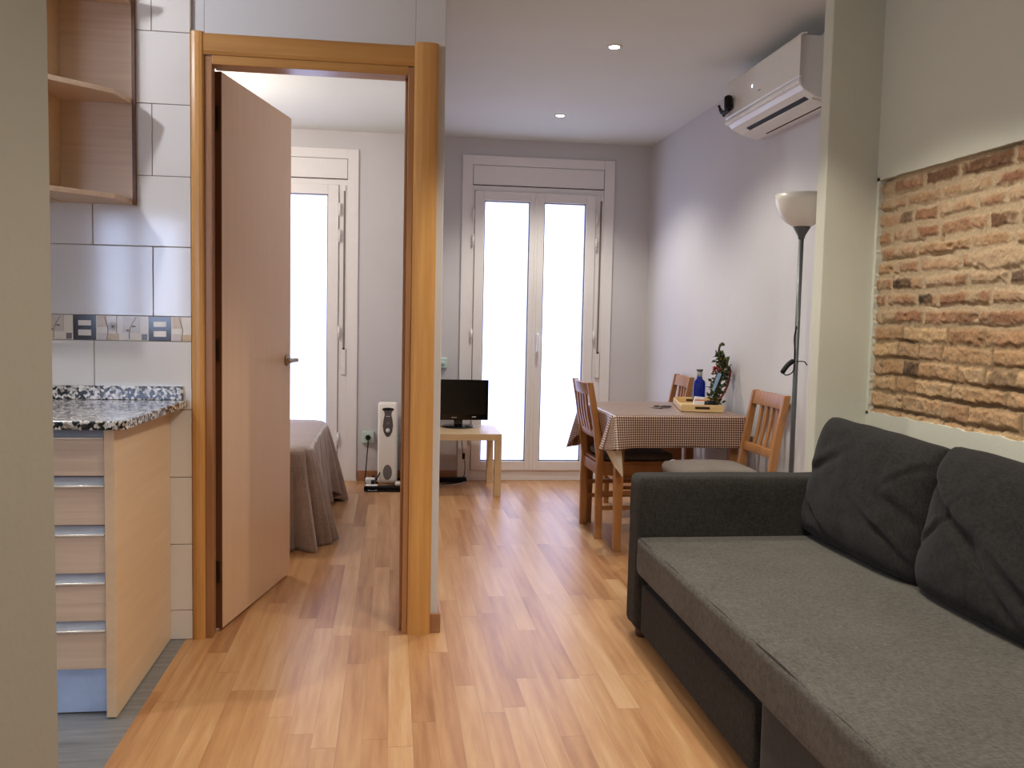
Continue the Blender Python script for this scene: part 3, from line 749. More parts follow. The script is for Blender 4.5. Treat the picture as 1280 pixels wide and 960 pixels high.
# ------------------------------------------------------------------ dining table, cloth
TZ = .688; TX0, TX1, TY0, TY1 = 1.085, 1.765, 4.265, 5.02
tb = tag(empty('dining_table', (1.42, 4.64, 0)), 'square stained wooden dining table under the checked cloth', 'table')
box(TX0, TX1, TY0, TY1, TZ-.026, TZ-.004).build('tabletop', M['tablewood'], tb, bevel=.003)
m = MB(); m.box(TX0+.06, TX1-.06, TY0+.045, TY0+.063, TZ-.11, TZ-.026).box(TX0+.06, TX1-.06, TY1-.063, TY1-.045, TZ-.11, TZ-.026).box(TX0+.045, TX0+.063, TY0+.05, TY1-.05, TZ-.11, TZ-.026).box(TX1-.063, TX1-.045, TY0+.05, TY1-.05, TZ-.11, TZ-.026)
m.build('apron', M['tablewood'], tb)
for x in (TX0+.02, TX1-.068):
    for y in (TY0+.02, TY1-.068):
        MB().hexa([(x+.006, y+.006, 0), (x+.042, y+.006, 0), (x+.042, y+.042, 0), (x+.006, y+.042, 0)], [(x, y, TZ-.026), (x+.048, y, TZ-.026), (x+.048, y+.048, TZ-.026), (x, y+.048, TZ-.026)]).build('leg', M['chair'], tb, bevel=.002)
TCX, TCY = (TX0+TX1)/2, (TY0+TY1)/2; TH = ((TX1-TX0)/2+.010, (TY1-TY0)/2+.010)
def tout(p, a, s, t):
    c = b_corner(p, TH[0], TH[1], .085)
    if p[0] > TH[0]-.02: return .003*t+.004*c*t
    if p[0] < 0 and p[1] > .25: return .002+.075*c*t-.030*t*max(0, min(1, (.31-p[1])/.06))
    if p[0] < 0 and abs(p[1]+.02) < .27: return .001-.030*t
    if p[0] < 0: return .002+.060*c*t-.030*t*max(0, min(1, (.33-abs(p[1]+.02))/.06))+(.006*t if p[1] < -TH[1]+.02 else 0)
    return .003+.006*t+.012*c*t+.002*t*math.sin(s*16)
def them(p, a, s):
    c = b_corner(p, TH[0], TH[1], .075); near_left = p[0] < 0 and p[1] < 0; far_left = p[0] < 0 and p[1] > 0
    return .538-(.010 if near_left else .115 if far_left else 0)*c+.002*math.sin(s*20)
tc = drape_obj('tablecloth', M['gingham'], drape(TCX, TCY, TH[0], TH[1], .016, TZ+.004, 360, 14, tout, them), thick=.0015)
tag(tc, 'brown and cream checked oilcloth draped over the dining table', 'tablecloth')
# gathered corner showing the cream back
ox, oy, _ = tc.location
m = MB(); cxx, cyy = TX0-.038, TY0-.025
top = [(cxx-.012, cyy-.004, .536), (cxx+.030, cyy-.016, .534), (cxx+.072, cyy-.010, .537), (cxx+.075, cyy+.030, .545), (cxx+.0, cyy+.05, .54)]
tip = (cxx+.088, cyy-.002, .385); bl_ = (cxx+.045, cyy+.012, .44)
m.add(top+[tip, bl_], [(0, 1, 6), (1, 5, 6), (1, 2, 5), (2, 3, 5), (3, 4, 5), (4, 0, 6), (4, 6, 5), (0, 1, 2, 3, 4)])
m.build('cloth_corner', M['lining'], tc, bevel=.0015)['label'] = 'folded corner showing the cream back of the cloth'

# ------------------------------------------------------------------ chairs (local coordinates: faces +x, rear legs near x=0)
def make_chair(name):
    r = empty(name, (0, 0, 0), True); W = .175; SZ = .415; H = .832; D = .37
    def post(s):
        y = s*W; m = MB(); hw = .0125; hd = .019
        P = [(0, 0), (-.002, SZ*.6), (0, SZ), (-.018, .56), (-.045, .72), (-.066, H)]
        pts = P; vs = []
        for (x, z) in pts:
            dd = hd*(1 if z < .5 else 1-.18*(z-.5)/.33); vs += [(x-dd, y-hw, z), (x+dd, y-hw, z), (x+dd, y+hw, z), (x-dd, y+hw, z)]
        fs = [(0, 3, 2, 1), tuple(len(vs)-4+i for i in range(4))]
        for k in range(len(pts)-1):
            for i in range(4): fs.append((k*4+i, k*4+(i+1) % 4, (k+1)*4+(i+1) % 4, (k+1)*4+i))
        return m.add(vs, fs)
    for s in (1, -1): post(s).build('rear_leg', M['chair'], r, bevel=.003)
    for s in (1, -1):
        y = s*(W-.002); MB().hexa([(D-.018, y-.015, 0), (D+.014, y-.015, 0), (D+.014, y+.015, 0), (D-.018, y+.015, 0)], [(D-.020, y-.018, SZ-.02), (D+.018, y-.018, SZ-.02), (D+.018, y+.018, SZ-.02), (D-.020, y+.018, SZ-.02)]).build('front_leg', M['chair'], r, bevel=.003)
    m = MB(); m.box(.0, D+.03, -W+.014, W-.014, SZ-.016, SZ); m.box(.02, D+.03, -W-.01, W+.01, SZ-.016, SZ); m.build('seat', M['chair'], r, bevel=.003)
    m = MB()
    for s in (1, -1): m.box(.015, D-.02, s*W-.009, s*W+.009, SZ-.075, SZ-.0165)
    m.box(-.009, .009, -W+.012, W-.012, SZ-.075, SZ-.0165).box(D-.009, D+.009, -W+.014, W-.014, SZ-.075, SZ-.0165); m.build('apron', M['chair'], r)
    def rail(z0, z1, x, curve, tk=.010, name='rail'):
        m = MB(); n = 14; vs = []
        for i in range(n+1):
            y = -W+.011+(2*W-.022)*i/n; c = curve*(1-(2*i/n-1)**2); lean0 = x(z0); lean1 = x(z1)
            vs += [(lean0-c-tk, y, z0), (lean0-c+tk, y, z0), (lean1-c+tk, y, z1), (lean1-c-tk, y, z1)]
        fs = [(0, 3, 2, 1), tuple(n*4+i for i in range(4))]+[(k*4+i, k*4+(i+1) % 4, (k+1)*4+(i+1) % 4, (k+1)*4+i) for k in range(n) for i in range(4)]
        m.add(vs, fs, True); return m.build(name, M['chair'], r, bevel=.002)
    X = lambda z: np.interp(z, [SZ, .56, .72, H], [0, -.018, -.045, -.066])
    rail(H-.068, H-.004, X, .014, .011, 'top_rail'); rail(.535, .575, X, .006, .010, 'lower_rail')
    for i in range(4):
        y = (-1.5+i)*.062; m = MB(); vs = []
        zz = np.linspace(.570, H-.066, 8); 
        for z in zz:
            c = X(z)-.012-.006*math.sin((z-.57)/.2*PI); vs += [(c-.006, y-.013, z), (c+.006, y-.013, z), (c+.006, y+.013, z), (c-.006, y+.013, z)]
        fs = [(0, 3, 2, 1), tuple(28+j for j in range(4))]+[(k*4+j, k*4+(j+1) % 4, (k+1)*4+(j+1) % 4, (k+1)*4+j) for k in range(7) for j in range(4)]
        m.add(vs, fs); m.build('slat', M['chair'], r, bevel=.002)
    for s in (1, -1):
        for z in (.165, .245): box(.012, D-.018, s*W-.008, s*W+.008, z-.011, z+.011).build('stretcher', M['chair'], r)
    box(D-.008, D+.008, -W+.014, W-.014, .19, .212).build('stretcher', M['chair'], r)
    return r
def copy_tree(o, parent=None):
    c = o.copy(); C.objects.link(c); c.parent = parent
    for ch in [x for x in o.children]: copy_tree(ch, c)
    return c
c1 = make_chair('dining_chair'); c1.location = (1.092, 4.745, 0); c1.rotation_euler = (0, 0, math.radians(1))
tag(c1, 'slatted wooden chair left of the table, its back towards the television', 'chair', 'dining chairs round the table')
c3 = copy_tree(c1); c3.location = (1.725, 4.037, 0); c3.rotation_euler = (0, 0, PI)
tag(c3, 'slatted wooden chair between the table and the sofa armrest', 'chair', 'dining chairs round the table')
c2 = copy_tree(c1); c2.location = (1.715, 5.29, 0); c2.rotation_euler = (0, 0, PI-math.radians(4))
tag(c2, 'slatted wooden chair behind the table in the window corner', 'chair', 'dining chairs round the table')
def seatpad(name, x0, x1, y0, y1, z, t, mat, label, puff=.012):
    m = softbox(x0, x1, y0, y1, z, z+t, t*.48, puff=puff, amp=.003, seed=x0*5); o = m.build(name, mat, None, base=True)
    return tag(o, label, 'cushion', 'seat cushions on the dining chairs')
seatpad('seat_cushion', 1.115, 1.50, 4.57, 4.92, .4165, .040, M['cush_dark'], 'flat dark grey seat cushion on the chair left of the table')
seatpad('seat_cushion', 1.315, 1.695, 3.870, 4.220, .4165, .062, M['cush'], 'plump taupe seat cushion on the chair nearest the sofa', .022)
seatpad('seat_cushion', 1.33, 1.68, 5.12, 5.46, .4165, .040, M['cush_dark'], 'dark grey seat cushion on the chair behind the table')

# ------------------------------------------------------------------ things on the table
TT = TZ+.0085
ty = tag(empty('serving_tray', (1.65, 4.66, TT), True), 'pale pine tray with cut-out handle at the right of the table', 'tray'); ty.rotation_euler = (0, 0, -math.radians(13))
w, l, hh = .105, .235, .036
box(-w+.006, w-.006, -l+.006, l-.006, 0, .005).build('tray_base', M['tray'], ty)
for s in (1, -1): box(s*w-.005, s*w+.005, -l, l, 0, hh*.8).build('long_side', M['tray'], ty, bevel=.001)
for s in (1, -1):
    m = MB(); y0, y1 = s*l-.006, s*l+.006
    m.box(-w, w, y0, y1, 0, .012).box(-w, -.038, y0, y1, .012, .026).box(.038, w, y0, y1, .012, .026).box(-w, w, y0, y1, .026, hh)
    m.build('handle_end', M['tray'], ty)
    box(-.038, .038, s*l+(-.004 if s > 0 else .001), s*l+(-.001 if s > 0 else .004), .012, .026).build('handle_hole', M['brown'], ty)
bt = tag(empty('glass_bottle', (1.650, 4.64, TT+.0055)), 'small blue glass bottle with clear stopper standing in the tray', 'bottle')
bx, by, bz = bt.location
MB().lathe([(0, .0), (.030, 0), (.033, .006), (.033, .125), (.030, .140), (.016, .152), (.014, .165), (0, .165)], (bx, by, bz), 28).build('body', M['glass'], bt)
MB().lathe([(0, .165), (.0145, .165), (.0145, .195), (0, .195)], (bx, by, bz), 20).build('neck_cap', M['kettle'], bt)
MB().lathe([(0, .1955), (.018, .1955), (.018, .204), (0, .204)], (bx, by, bz), 20).build('stopper', M['lampgrey'], bt)
pk = tag(empty('paper_packet', (1.60, 4.50, TT+.0055)), 'small white packet with an orange stripe in front of the blue bottle', 'packet')
px, py, pz = pk.location
MB().hexa([(px-.030, py-.010, pz), (px+.030, py-.002, pz), (px+.028, py+.03, pz), (px-.032, py+.022, pz)], [(px-.018, py+.008, pz+.068), (px+.040, py+.014, pz+.062), (px+.039, py+.024, pz+.062), (px-.019, py+.018, pz+.068)]).build('packet_body', M['paper'], pk, bevel=.003)
MB().hexa([(px-.022, py+.0015, pz+.040), (px+.036, py+.009, pz+.038), (px+.036, py+.012, pz+.038), (px-.022, py+.006, pz+.040)], [(px-.020, py+.003, pz+.052), (px+.038, py+.010, pz+.050), (px+.038, py+.014, pz+.050), (px-.020, py+.008, pz+.052)]).build('orange_stripe', M['orange'], pk)
sb = softbox(1.632, 1.695, 4.485, 4.53, TT+.0055, TT+.050, .015, amp=.006, seed=9, wr=30).build('dark_pouch', M['black'], None, base=True)
tag(sb, 'small crumpled black pouch lying in the tray beside the white packet', 'pouch')
gl = tag(empty('festive_swag', (1.745, 4.60, TT+.0055)), 'dark green leafy swag with red berries leaning on the wall in the tray', 'decoration')
gx, gy, gz = gl.location
spine = path([(1.715, 4.56, gz+.01), (1.735, 4.60, gz+.08), (1.765, 4.62, gz+.16), (1.775, 4.62, gz+.235), (1.750, 4.62, gz+.275)], 10)
MB().tube(spine, .006, 8).build('stem', M['brown'], gl)
def blades(n, mat, name, sc, jitter, seed):
    r_ = random.Random(seed); m = MB()
    for i in range(n):
        k = r_.random(); p = spine[int(k*(len(spine)-1))]; wdt = .045*math.sin(PI*min(.95, .15+k*.75))
        o = Vector((r_.uniform(-1, .7)*wdt, r_.uniform(-1, .5)*wdt, r_.uniform(-.02, .02)))
        c = p+o; c.x = min(c.x, XR-.014); d_ = Vector((r_.uniform(-1, 1), r_.uniform(-1, .6), r_.uniform(-.2, 1))).normalized(); s_ = d_.cross(Vector((r_.uniform(-1, 1), r_.uniform(-1, 1), r_.uniform(-1, 1)))).normalized()
        L_ = sc*r_.uniform(.7, 1.3); w_ = L_*.28; nn = d_.cross(s_)*.0015
        e = c+d_*L_
        if e.x > XR-.006: e.x = XR-.006
        mid = c+d_*L_*.5
        a = [c, mid+s_*w_, e, mid-s_*w_]
        m.hexa([v-nn for v in a], [v+nn for v in a])
    o = m.build(name, mat, gl); return o
blades(240, M['green'], 'green_leaves', .030, 0, 1)['kind'] = 'stuff'
blades(110, M['olive'], 'olive_leaves', .022, 0, 2)['kind'] = 'stuff'
MB().tube(path([(1.700, 4.575, gz+.03), (1.745, 4.57, gz+.055), (1.785, 4.58, gz+.12), (1.800, 4.585, gz+.19), (1.797, 4.59, gz+.22)], 8), .006, 8).build('red_ribbon', M['red'], gl)
m = MB(); r_ = random.Random(3)
for i in range(9): m.ball((1.722+r_.uniform(-.02, .02), 4.572+r_.uniform(-.012, .012), gz+.205+r_.uniform(-.02, .02)), .006, n=6)
m.build('red_berries', M['red'], gl)
MB().hexa([(1.690, 4.555, gz+.10), (1.702, 4.553, gz+.09), (1.703, 4.557, gz+.09), (1.691, 4.559, gz+.10)], [(1.722, 4.557, gz+.19), (1.742, 4.556, gz+.185), (1.743, 4.560, gz+.185), (1.723, 4.561, gz+.19)]).build('pale_blue_tag', M['paleblue'], gl)
MB().tube(path([(1.745, 4.61, gz+.27), (1.742, 4.61, gz+.31), (1.748, 4.61, gz+.335), (1.760, 4.61, gz+.345), (1.768, 4.61, gz+.335)], 6), [.006]*12+[.008]*13, 8).build('top_sprig', M['green'], gl)
ky = MB(); 
for (a, b, c, e, f) in ((-.035, .005, .020, .012, .3), (0, -.008, .024, .013, -.4), (.03, .004, .018, .012, .9), (.012, .016, .015, .009, 0)):
    ky.ball((1.46+a, 4.66+b, TT+.005), c, e, .0045, 8)
ky.tube(path([(1.45, 4.64, TT+.004), (1.48, 4.63, TT+.004), (1.50, 4.655, TT+.004), (1.48, 4.68, TT+.004)], 6), .003, 6)
tag(ky.build('key_bunch', M['brown'], None, base=True), 'small dark trinkets lying on the checked cloth left of the tray', 'keys')

# ------------------------------------------------------------------ air conditioner
ac = tag(empty('air_conditioner', (1.82, 3.9, 2.05)), 'white split air conditioner mounted high on the right wall', 'air conditioner')
Y0, Y1 = 3.492, 4.302
prof = [(XR-.001, 2.07), (XR-.05, 2.062), (1.690, 2.083), (1.640, 2.108), (1.625, 2.124), (1.620, 2.140), (1.618, 2.30), (1.622, 2.320), (1.64, 2.325), (XR-.001, 2.325)]
MB().extr(prof, 'y', Y0+.012, Y1-.012).build('casing', M['ac'], ac, bevel=.004)
fp = [(1.6255, 2.150), (1.6195, 2.153), (1.612, 2.160), (1.6115, 2.318), (1.618, 2.328), (1.640, 2.332), (1.642, 2.3255), (1.6225, 2.3205), (1.6175, 2.30), (1.6185, 2.160)]
MB().extr(fp, 'y', Y0, Y1).build('front_panel', M['ac'], ac, bevel=.002)
bm_ = MB(); bm_.extr([(1.625, 2.126), (1.613, 2.130), (1.610, 2.138), (1.611, 2.147), (1.620, 2.1475)], 'y', Y0, Y1); bm_.build('trim_strip', M['white'], ac, bevel=.002)
def on_under(y0, y1, u0, u1, off=.002):
    # underside line from (1.640,2.108) to (1.690,2.083)
    f = lambda u: (1.640+(1.690-1.640)*u, 2.108+(2.083-2.108)*u)
    a, b = f(u0), f(u1); return MB().hexa([(a[0]-.001, y0, a[1]-off), (a[0]-.001, y1, a[1]-off), (b[0]-.001, y1, b[1]-off), (b[0]-.001, y0, b[1]-off)], [(a[0], y0, a[1]+.004), (a[0], y1, a[1]+.004), (b[0], y1, b[1]+.004), (b[0], y0, b[1]+.004)])
on_under(3.56, 4.17, .62, .98).build('air_slot', M['black'], ac)
MB().hexa([(1.688, 3.53, 2.076), (1.688, 4.13, 2.076), (1.752, 4.13, 2.062), (1.752, 3.53, 2.062)], [(1.688, 3.53, 2.083), (1.688, 4.13, 2.083), (1.752, 4.13, 2.069), (1.752, 3.53, 2.069)]).build('louvre', M['ac'], ac, bevel=.001)
MB().hexa([(1.753, 3.53, 2.060), (1.753, 4.13, 2.060), (1.757, 4.13, 2.059), (1.757, 3.53, 2.059)], [(1.753, 3.53, 2.066), (1.753, 4.13, 2.066), (1.757, 4.13, 2.065), (1.757, 3.53, 2.065)]).build('louvre_gap', M['gap'], ac)
MB().ball((1.611, 3.975, 2.236), .002, .005, .007, 8).build('indicator_light', M['blue_led'], ac)
MB().ball((1.6115, 3.89, 2.198), .001, .016, .003, 8).build('logo', M['mgrey'], ac)
ck = MB()
ck.tube(path([(1.590, 4.20, 2.182), (1.589, 4.205, 2.200), (1.590, 4.21, 2.232), (1.591, 4.215, 2.244)], 6), [.020]*16+[.016, .014, .012], 10)
ck.tube(path([(1.592, 4.20, 2.186), (1.590, 4.25, 2.178), (1.589, 4.29, 2.190), (1.588, 4.318, 2.215), (1.587, 4.325, 2.226)], 6), [.012]*12+[.010, .009, .009, .008, .008, .007, .006, .006, .005, .005, .005, .007, .008], 8)
ck.ball((1.603, 4.232, 2.212), .016, .020, .014, 8); ck.ball((1.594, 4.275, 2.172), .008, .012, .009, 8)
tag(ck.build('black_clip', M['black'], None, base=True), 'small black hooked clip fixed on the far end of the air conditioner', 'clip')

# ------------------------------------------------------------------ floor lamp
lp = tag(empty('floor_lamp', (1.703, 3.6, 0)), 'grey uplighter floor lamp with white bowl shade behind the sofa', 'lamp')
lx, ly = 1.703, 3.6
MB().lathe([(0, .0), (.108, 0), (.112, .006), (.108, .016), (.03, .026), (.014, .032), (0, .032)], (lx, ly, 0), 40).build('base', M['lampgrey'], lp)
MB().tube([(lx, ly, .03), (lx, ly, 1.53)], .0105, 14).build('pole', M['lampgrey'], lp)
MB().lathe([(0, 1.515), (.012, 1.515), (.016, 1.53), (.036, 1.565), (.036, 1.568), (0, 1.568)], (lx, ly, 0), 28).build('collar', M['lampgrey'], lp)
sp_ = [(.034, 1.566), (.062, 1.582), (.088, 1.606), (.104, 1.640), (.112, 1.675), (.114, 1.700)]
sp_ += [(r-.003, z) for r, z in sp_[::-1][:-1]]+[(.0, 1.570)]
MB().lathe(sp_, (lx, ly, 0), 44).build('shade', M['opal'], lp)
MB().tube(path([(lx-.010, ly-.012, 1.15), (lx-.018, ly-.014, 1.10), (lx-.014, ly-.014, 1.05), (lx-.012, ly-.012, 1.0)], 6), .003, 6).build('cord', M['black'], lp)
MB().tube(path([(lx-.004, ly-.014, 1.00), (lx+.03, ly-.014, 1.00), (lx+.045, ly-.012, .985)], 6), .0025, 6).build('cord', M['black'], lp)
MB().tube(path([(lx-.01, ly-.014, .99), (lx-.022, ly-.018, .955), (lx-.05, ly-.02, .942), (lx-.066, ly-.02, .955), (lx-.062, ly-.02, .968)], 6), .0025, 6).build('cord', M['black'], lp)
MB().tube(path([(lx-.070, ly-.02, .950), (lx-.045, ly-.02, .985), (lx-.018, ly-.018, 1.004)], 6), [.006]+[.011]*11+[.006], 8).build('switch', M['black'], lp)

# ------------------------------------------------------------------ television and its table
tvt = tag(empty('side_table', (.46, 5.9, 0)), 'small square birch side table carrying the television', 'table')
a0, a1, b0, b1 = .190, .712, 5.70, 6.22
box(a0, a1, b0, b1, .368, .410).build('tabletop', M['birch'], tvt, bevel=.0015)
m = 0
for x in (a0, a1-.045):
    for y in (b0, b1-.045): box(x, x+.045, y, y+.045, 0, .3675).build('leg', M['birch'], tvt, bevel=.0015)
tv = tag(empty('television', (.452, 6.06, .411)), 'small black flat television standing on the birch side table', 'television')
box(.240, .656, 6.040, 6.072, .462, .738).build('cabinet', M['gloss_black'], tv, bevel=.004)
box(.258, .638, 6.0375, 6.042, .502, .724).build('screen', M['screen'], tv)
box(.29, .62, 6.073, 6.115, .49, .69).build('rear_housing', M['black'], tv, bevel=.01)
MB().lathe([(0, .411), (.110, .411), (.116, .415), (.108, .421), (.03, .426), (0, .427)], (.455, 6.085, 0), 40).build('stand_base', M['gloss_black'], tv)
box(.425, .485, 6.070, 6.100, .424, .470).build('stand_neck', M['gloss_black'], tv, bevel=.004)
box(.545, .572, 6.036, 6.0395, .482, .487).build('logo_bar', M['alu_bright'], tv)
box(.405, .44, 6.036, 6.0395, .478, .481).build('control_strip', M['alu'], tv)
m = MB()
m.tube(path([(.27, 6.16, .4145), (.255, 6.245, .40), (.235, 6.25, .2), (.25, 6.22, .03), (.30, 6.12, .006), (.42, 6.15, .006), (.50, 6.19, .006)], 8), .004, 6)
tag(m.build('black_cable', M['black'], None, base=True), 'black cable trailing from the television down behind the side table', 'cable')
m = MB(); m.tube(path([(.235, 6.26, .30), (.25, 6.22, .12), (.31, 6.10, .02), (.40, 6.08, .005), (.47, 6.13, .005), (.52, 6.20, .006)], 8), .0038, 6)
tag(m.build('cream_cable', M['cable'], None, base=True), 'cream cable looping on the floor under the side table', 'cable')
m = MB(); m.tube(path([(.48, 6.235, .40), (.495, 6.235, .28), (.505, 6.235, .19), (.52, 6.24, .12), (.51, 6.24, .03), (.46, 6.22, .006)], 8), .003, 6); m.box(.498, .518, 6.225, 6.242, .165, .205)
tag(m.build('switch_cable', M['black'], None, base=True), 'thin dark cable with an inline switch hanging before the window frame', 'cable')
m = MB(); m.box(.33, .53, 6.20, 6.245, .004, .035)
tag(m.build('power_strip', M['black'], None, base=True, bevel=.006), 'black power strip on the floor behind the side table', 'power strip', 'power strips')

# ------------------------------------------------------------------ radiator, sockets
ht = tag(empty('oil_heater', (-.022, 6.08, 0)), 'cream portable oil heater with a grey control panel in the bedroom', 'heater')
hx, hy = -.022, 5.985; hb, ht_ = .035, .582
m = softbox(hx-.066, hx+.066, hy, hy+.075, hb, ht_, .020, amp=0); m.build('control_housing', M['heater'], ht)
for k in range(4):
    y = hy+.095+k*.045
    softbox(hx-.060, hx+.060, y-.008, y+.008, .07, .555, .007, amp=0).build('fin', M['heater'], ht)
for z in (.12, .50): MB().tube([(hx, hy+.06, z), (hx, hy+.24, z)], .018, 10).build('oil_pipe', M['heater'], ht)
def face(poly, name, mat, y=hy-.0012, t=.004):
    m = MB(); m.add([(hx+x, y, z) for x, z in poly]+[(hx+x, y+t, z) for x, z in poly], [tuple(range(len(poly))), tuple(range(len(poly), 2*len(poly)))[::-1]]+[(i, (i+1) % len(poly), len(poly)+(i+1) % len(poly), len(poly)+i) for i in range(len(poly))]); return m.build(name, mat, ht)
vase = [(-.040, .535), (-.025, .520), (-.022, .500), (-.030, .465), (-.034, .425), (-.028, .385), (-.014, .358), (0, .350)]
vase = vase+[(-x, z) for x, z in vase[::-1][1:]]
face(vase, 'control_panel', M['dgrey'])
MB().ball((hx, hy+.002, .538), .042, .006, .011, 10).build('grip', M['gloss_black'], ht)
MB().lathe([(0, -.010), (.013, -.010), (.015, 0), (0, 0)], (hx, hy-.001, .395), 20, 'y').build('thermostat_knob', M['white'], ht)
m = MB(); m.box(hx-.009, hx+.009, hy-.004, hy, .436, .452); m.build('rocker_switch', M['mgrey'], ht, bevel=.001)
m = MB(); m.box(hx-.012, hx+.012, hy-.003, hy, .488, .492); m.build('caption', M['white'], ht)
ov = [(.030*math.cos(2*PI*k/28), .112+.052*math.sin(2*PI*k/28)) for k in range(28)]
face(ov, 'cable_store', M['mgrey'])
for y in (hy+.07, hy+.20):
    MB().tube([(hx-.09, y, .03), (hx+.09, y, .03)], .007, 8).build('axle', M['black'], ht)
    for s in (-1, 1): MB().lathe([(0, -.011), (.026, -.011), (.028, 0), (.026, .011), (0, .011)], (hx+s*.098, y, .0285), 16, 'x').build('wheel', M['black'], ht)
def socket(x, z, label, w=.085, h=.085, plug=True):
    s = tag(empty('wall_socket', (x, YB, z)), label, 'socket', 'mint wall sockets')
    box(x-w/2, x+w/2, YB-.032, YB, z-h/2, z+h/2).build('housing', M['mint'], s, bevel=.008)
    MB().lathe([(.019, -.0335), (.021, -.0335), (.021, -.030), (.019, -.030)], (x, YB, z), 24, 'y').build('socket_ring', M['white'], s)
    m = MB().lathe([(0, -.0325), (.019, -.0325), (.019, -.030), (0, -.030)], (x, YB, z), 24, 'y').build('socket_well', M['gap'] if plug else M['mint'], s)
    return s
socket(-.160, .310, 'mint green wall socket with black plug beside the heater')
socket(.072, .295, 'mint green wall socket half hidden behind the heater', plug=False)
socket(.352, .838, 'mint green wall socket above the television at the divider', plug=False, w=.07, h=.075)
pg = MB(); pg.lathe([(0, -.075), (.010, -.072), (.017, -.06), (.019, -.034), (0, -.034)], (-.160, YB, .310), 18, 'y')
pg.tube(path([(-.160, YB-.07, .305), (-.158, YB-.085, .27), (-.165, YB-.09, .18), (-.170, YB-.11, .09), (-.175, YB-.20, .035), (-.165, 6.02, .03)], 8), .0038, 7)
tag(pg.build('plug_and_cord', M['black'], None, base=True), 'black plug with its cord hanging from the mint bedroom socket', 'plug')
ps = tag(empty('power_strip', (-.06, 5.93, 0)), 'black and white power strip lying on the floor before the heater', 'power strip', 'power strips')
box(-.175, .085, 5.905, 5.960, .003, .030).build('strip_body', M['black'], ps, bevel=.006)
box(-.165, -.085, 5.912, 5.952, .0302, .038).build('white_plug', M['white'], ps, bevel=.006)
MB().lathe([(.022, .0305), (.030, .0305), (.030, .036), (.022, .036)], (-.118, 5.90, -.026), 20).build('cord_loop', M['alu'], ps)
wp = MB(); wp.box(-.170, -.105, 6.04, 6.10, .0005, .06); 
tag(wp.build('plug_adapter', M['white'], None, base=True, bevel=.008), 'white adapter block on the floor behind the power strip', 'adapter')
m = MB(); m.tube(path([(-.072, 5.982, .112), (-.085, 5.975, .085), (-.105, 5.972, .055), (-.125, 5.965, .045)], 8), .0045, 7)
tag(m.build('heater_cord', M['black'], None, base=True), 'short black cord running from the heater to the power strip', 'cord')
m = MB(); m.tube(path([(.02, 5.93, .034), (.08, 5.88, .008), (.03, 5.865, .006), (-.05, 5.875, .006), (-.12, 5.87, .006), (-.17, 5.885, .006), (-.10, 5.895, .008)], 8), .0045, 7)
tag(m.build('loose_cord', M['black'], None, base=True), 'black cord coiled on the floor in front of the power strip', 'cord')
tp = softbox(.03, .10, 5.90, 5.965, .034, .058, .010, amp=0).build('plug_adapter', M['white'], None, base=True)
tag(tp, 'small white adapter plugged into the right end of the strip', 'adapter')

# ------------------------------------------------------------------ downlights and lamps
def spot(x, y, energy, col=(1, .80, .60), size=100, vis=True, label=None, blend=.5, z=CH):
    if vis:
        s = tag(empty('ceiling_spotlight', (x, y, z-.012)), label, 'light', 'recessed ceiling spotlights')
        MB().lathe([(.024, -.004), (.036, -.003), (.037, 0), (.024, 0)], (x, y, z), 32).build('rim', M['white'], s)
        MB().lathe([(0, -.003), (.0265, -.003), (.0265, -.0005), (0, -.0005)], (x, y, z), 28).build('lens', M['led'], s)
    L_ = bpy.data.lights.new('spot_lamp', 'SPOT'); L_.energy = energy; L_.color = col; L_.spot_size = math.radians(size); L_.spot_blend = blend; L_.shadow_soft_size = .03
    o = bpy.data.objects.new('spot_lamp', L_); C.objects.link(o); o.location = (x, y, z-.02)
    return o
WARM = (1, .955, .85)
spot(.993, 4.093, 40, WARM, 126, True, 'larger looking recessed spotlight in the ceiling, nearer the air conditioner', .6)
spot(1.005, 5.497, 42, WARM, 126, True, 'recessed ceiling spotlight nearest the balcony window', .6)
spot(.98, 2.70, 31, WARM, 112, True, 'recessed ceiling spotlight above the sofa', .35)
spot(.95, 1.30, 35, WARM, 112, True, 'recessed ceiling spotlight over the near end of the sofa', .35)
spot(.76, 1.95, 40, WARM, 128, True, 'recessed ceiling spotlight between the doorway and the sofa', .35)
spot(.35, .2, 44, WARM, 150, True, 'added ceiling spotlight overhead, out of view, lighting the door casings', .6)  # unseen lamp, added to brighten the surfaces that face the camera
def point(x, y, z, e, col, r):
    L_ = bpy.data.lights.new('globe_lamp', 'POINT'); L_.energy = e; L_.color = col; L_.shadow_soft_size = r
    o = bpy.data.objects.new('globe_lamp', L_); C.objects.link(o); o.location = (x, y, z)
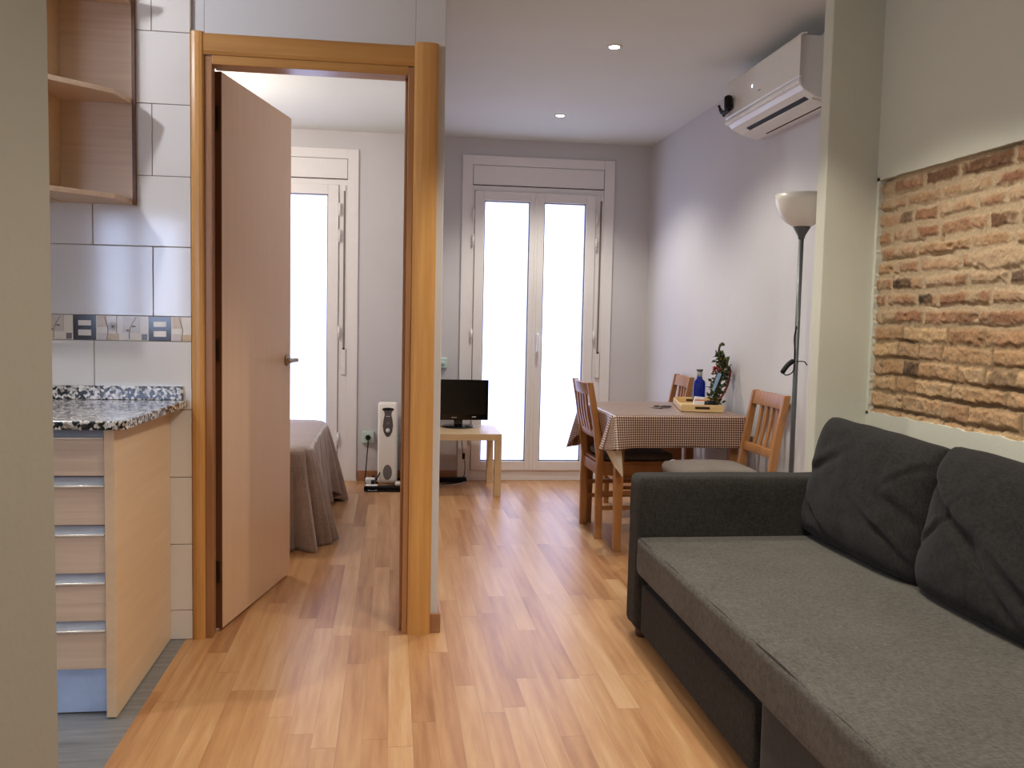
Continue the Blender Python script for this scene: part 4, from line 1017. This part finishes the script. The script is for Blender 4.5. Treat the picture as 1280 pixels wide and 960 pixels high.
def globe(name, loc, r, col, power, label, cat='lamp'):
    o = tag(empty(name, (loc[0], loc[1], CH-.002)), label, cat)
    M[name] = emit(name+'_glow', col, power)
    MB().ball(loc, r, n=14).build('globe', M[name], o)
    MB().tube([(loc[0], loc[1], loc[2]+r*.9), (loc[0], loc[1], CH-.002)], .008, 8).build('stem', M['white'], o)
    MB().lathe([(0, -.03), (.045, -.028), (.05, 0), (0, 0)], (loc[0], loc[1], CH-.002), 24).build('ceiling_rose', M['white'], o)
point(-1.25, 5.0, 1.96, 30, (1, .93, .85), .09)
point(-1.45, 2.35, 2.24, 26, (.90, .94, 1), .03)
globe('bedroom_pendant', (-1.25, 5.0, 2.12), .10, (255, 240, 226), 18, 'white globe pendant lamp hanging over the bed')
globe('kitchen_pendant', (-1.45, 2.35, 2.33), .05, (222, 230, 255), 25, 'small cool white globe lamp under the kitchen ceiling')

# ------------------------------------------------------------------ world, camera, view
w = bpy.data.worlds.new('world'); scene.world = w; w.use_nodes = True
w.node_tree.nodes['Background'].inputs[0].default_value = (.8, .87, 1, 1); w.node_tree.nodes['Background'].inputs[1].default_value = .6
f, yaw, pitch, roll, H = 1115.33, .134299617, .0716599418, -.0215826124, 1.15
cy, sy, cp, sp2 = math.cos(yaw), math.sin(yaw), math.cos(pitch), math.sin(pitch)
F = Vector((sy*cp, cy*cp, -sp2)); R = Vector((cy, -sy, 0)); U = R.cross(F)
c_, s_ = math.cos(roll), math.sin(roll)
R2 = R*c_-U*s_; U2 = R*s_+U*c_
cam = bpy.data.cameras.new('camera'); co = bpy.data.objects.new('camera', cam); C.objects.link(co)
cam.sensor_width = 36; cam.sensor_fit = 'HORIZONTAL'; cam.lens = f/1280*36; cam.clip_start = .02
co.matrix_world = Matrix(((R2.x, U2.x, -F.x, 0), (R2.y, U2.y, -F.y, 0), (R2.z, U2.z, -F.z, H), (0, 0, 0, 1)))
scene.camera = co
for o in bpy.data.objects:
    if '_local' in o: del o['_local']
vs_ = scene.view_settings; vs_.view_transform = 'Standard'; vs_.look = 'None'; vs_.gamma = 1; vs_.use_curve_mapping = False; vs_.exposure = 0.3
scene.cycles.max_bounces = 10; scene.cycles.diffuse_bounces = 5; scene.cycles.sample_clamp_indirect = 6
try: scene.cycles.use_denoising = True
except Exception: pass
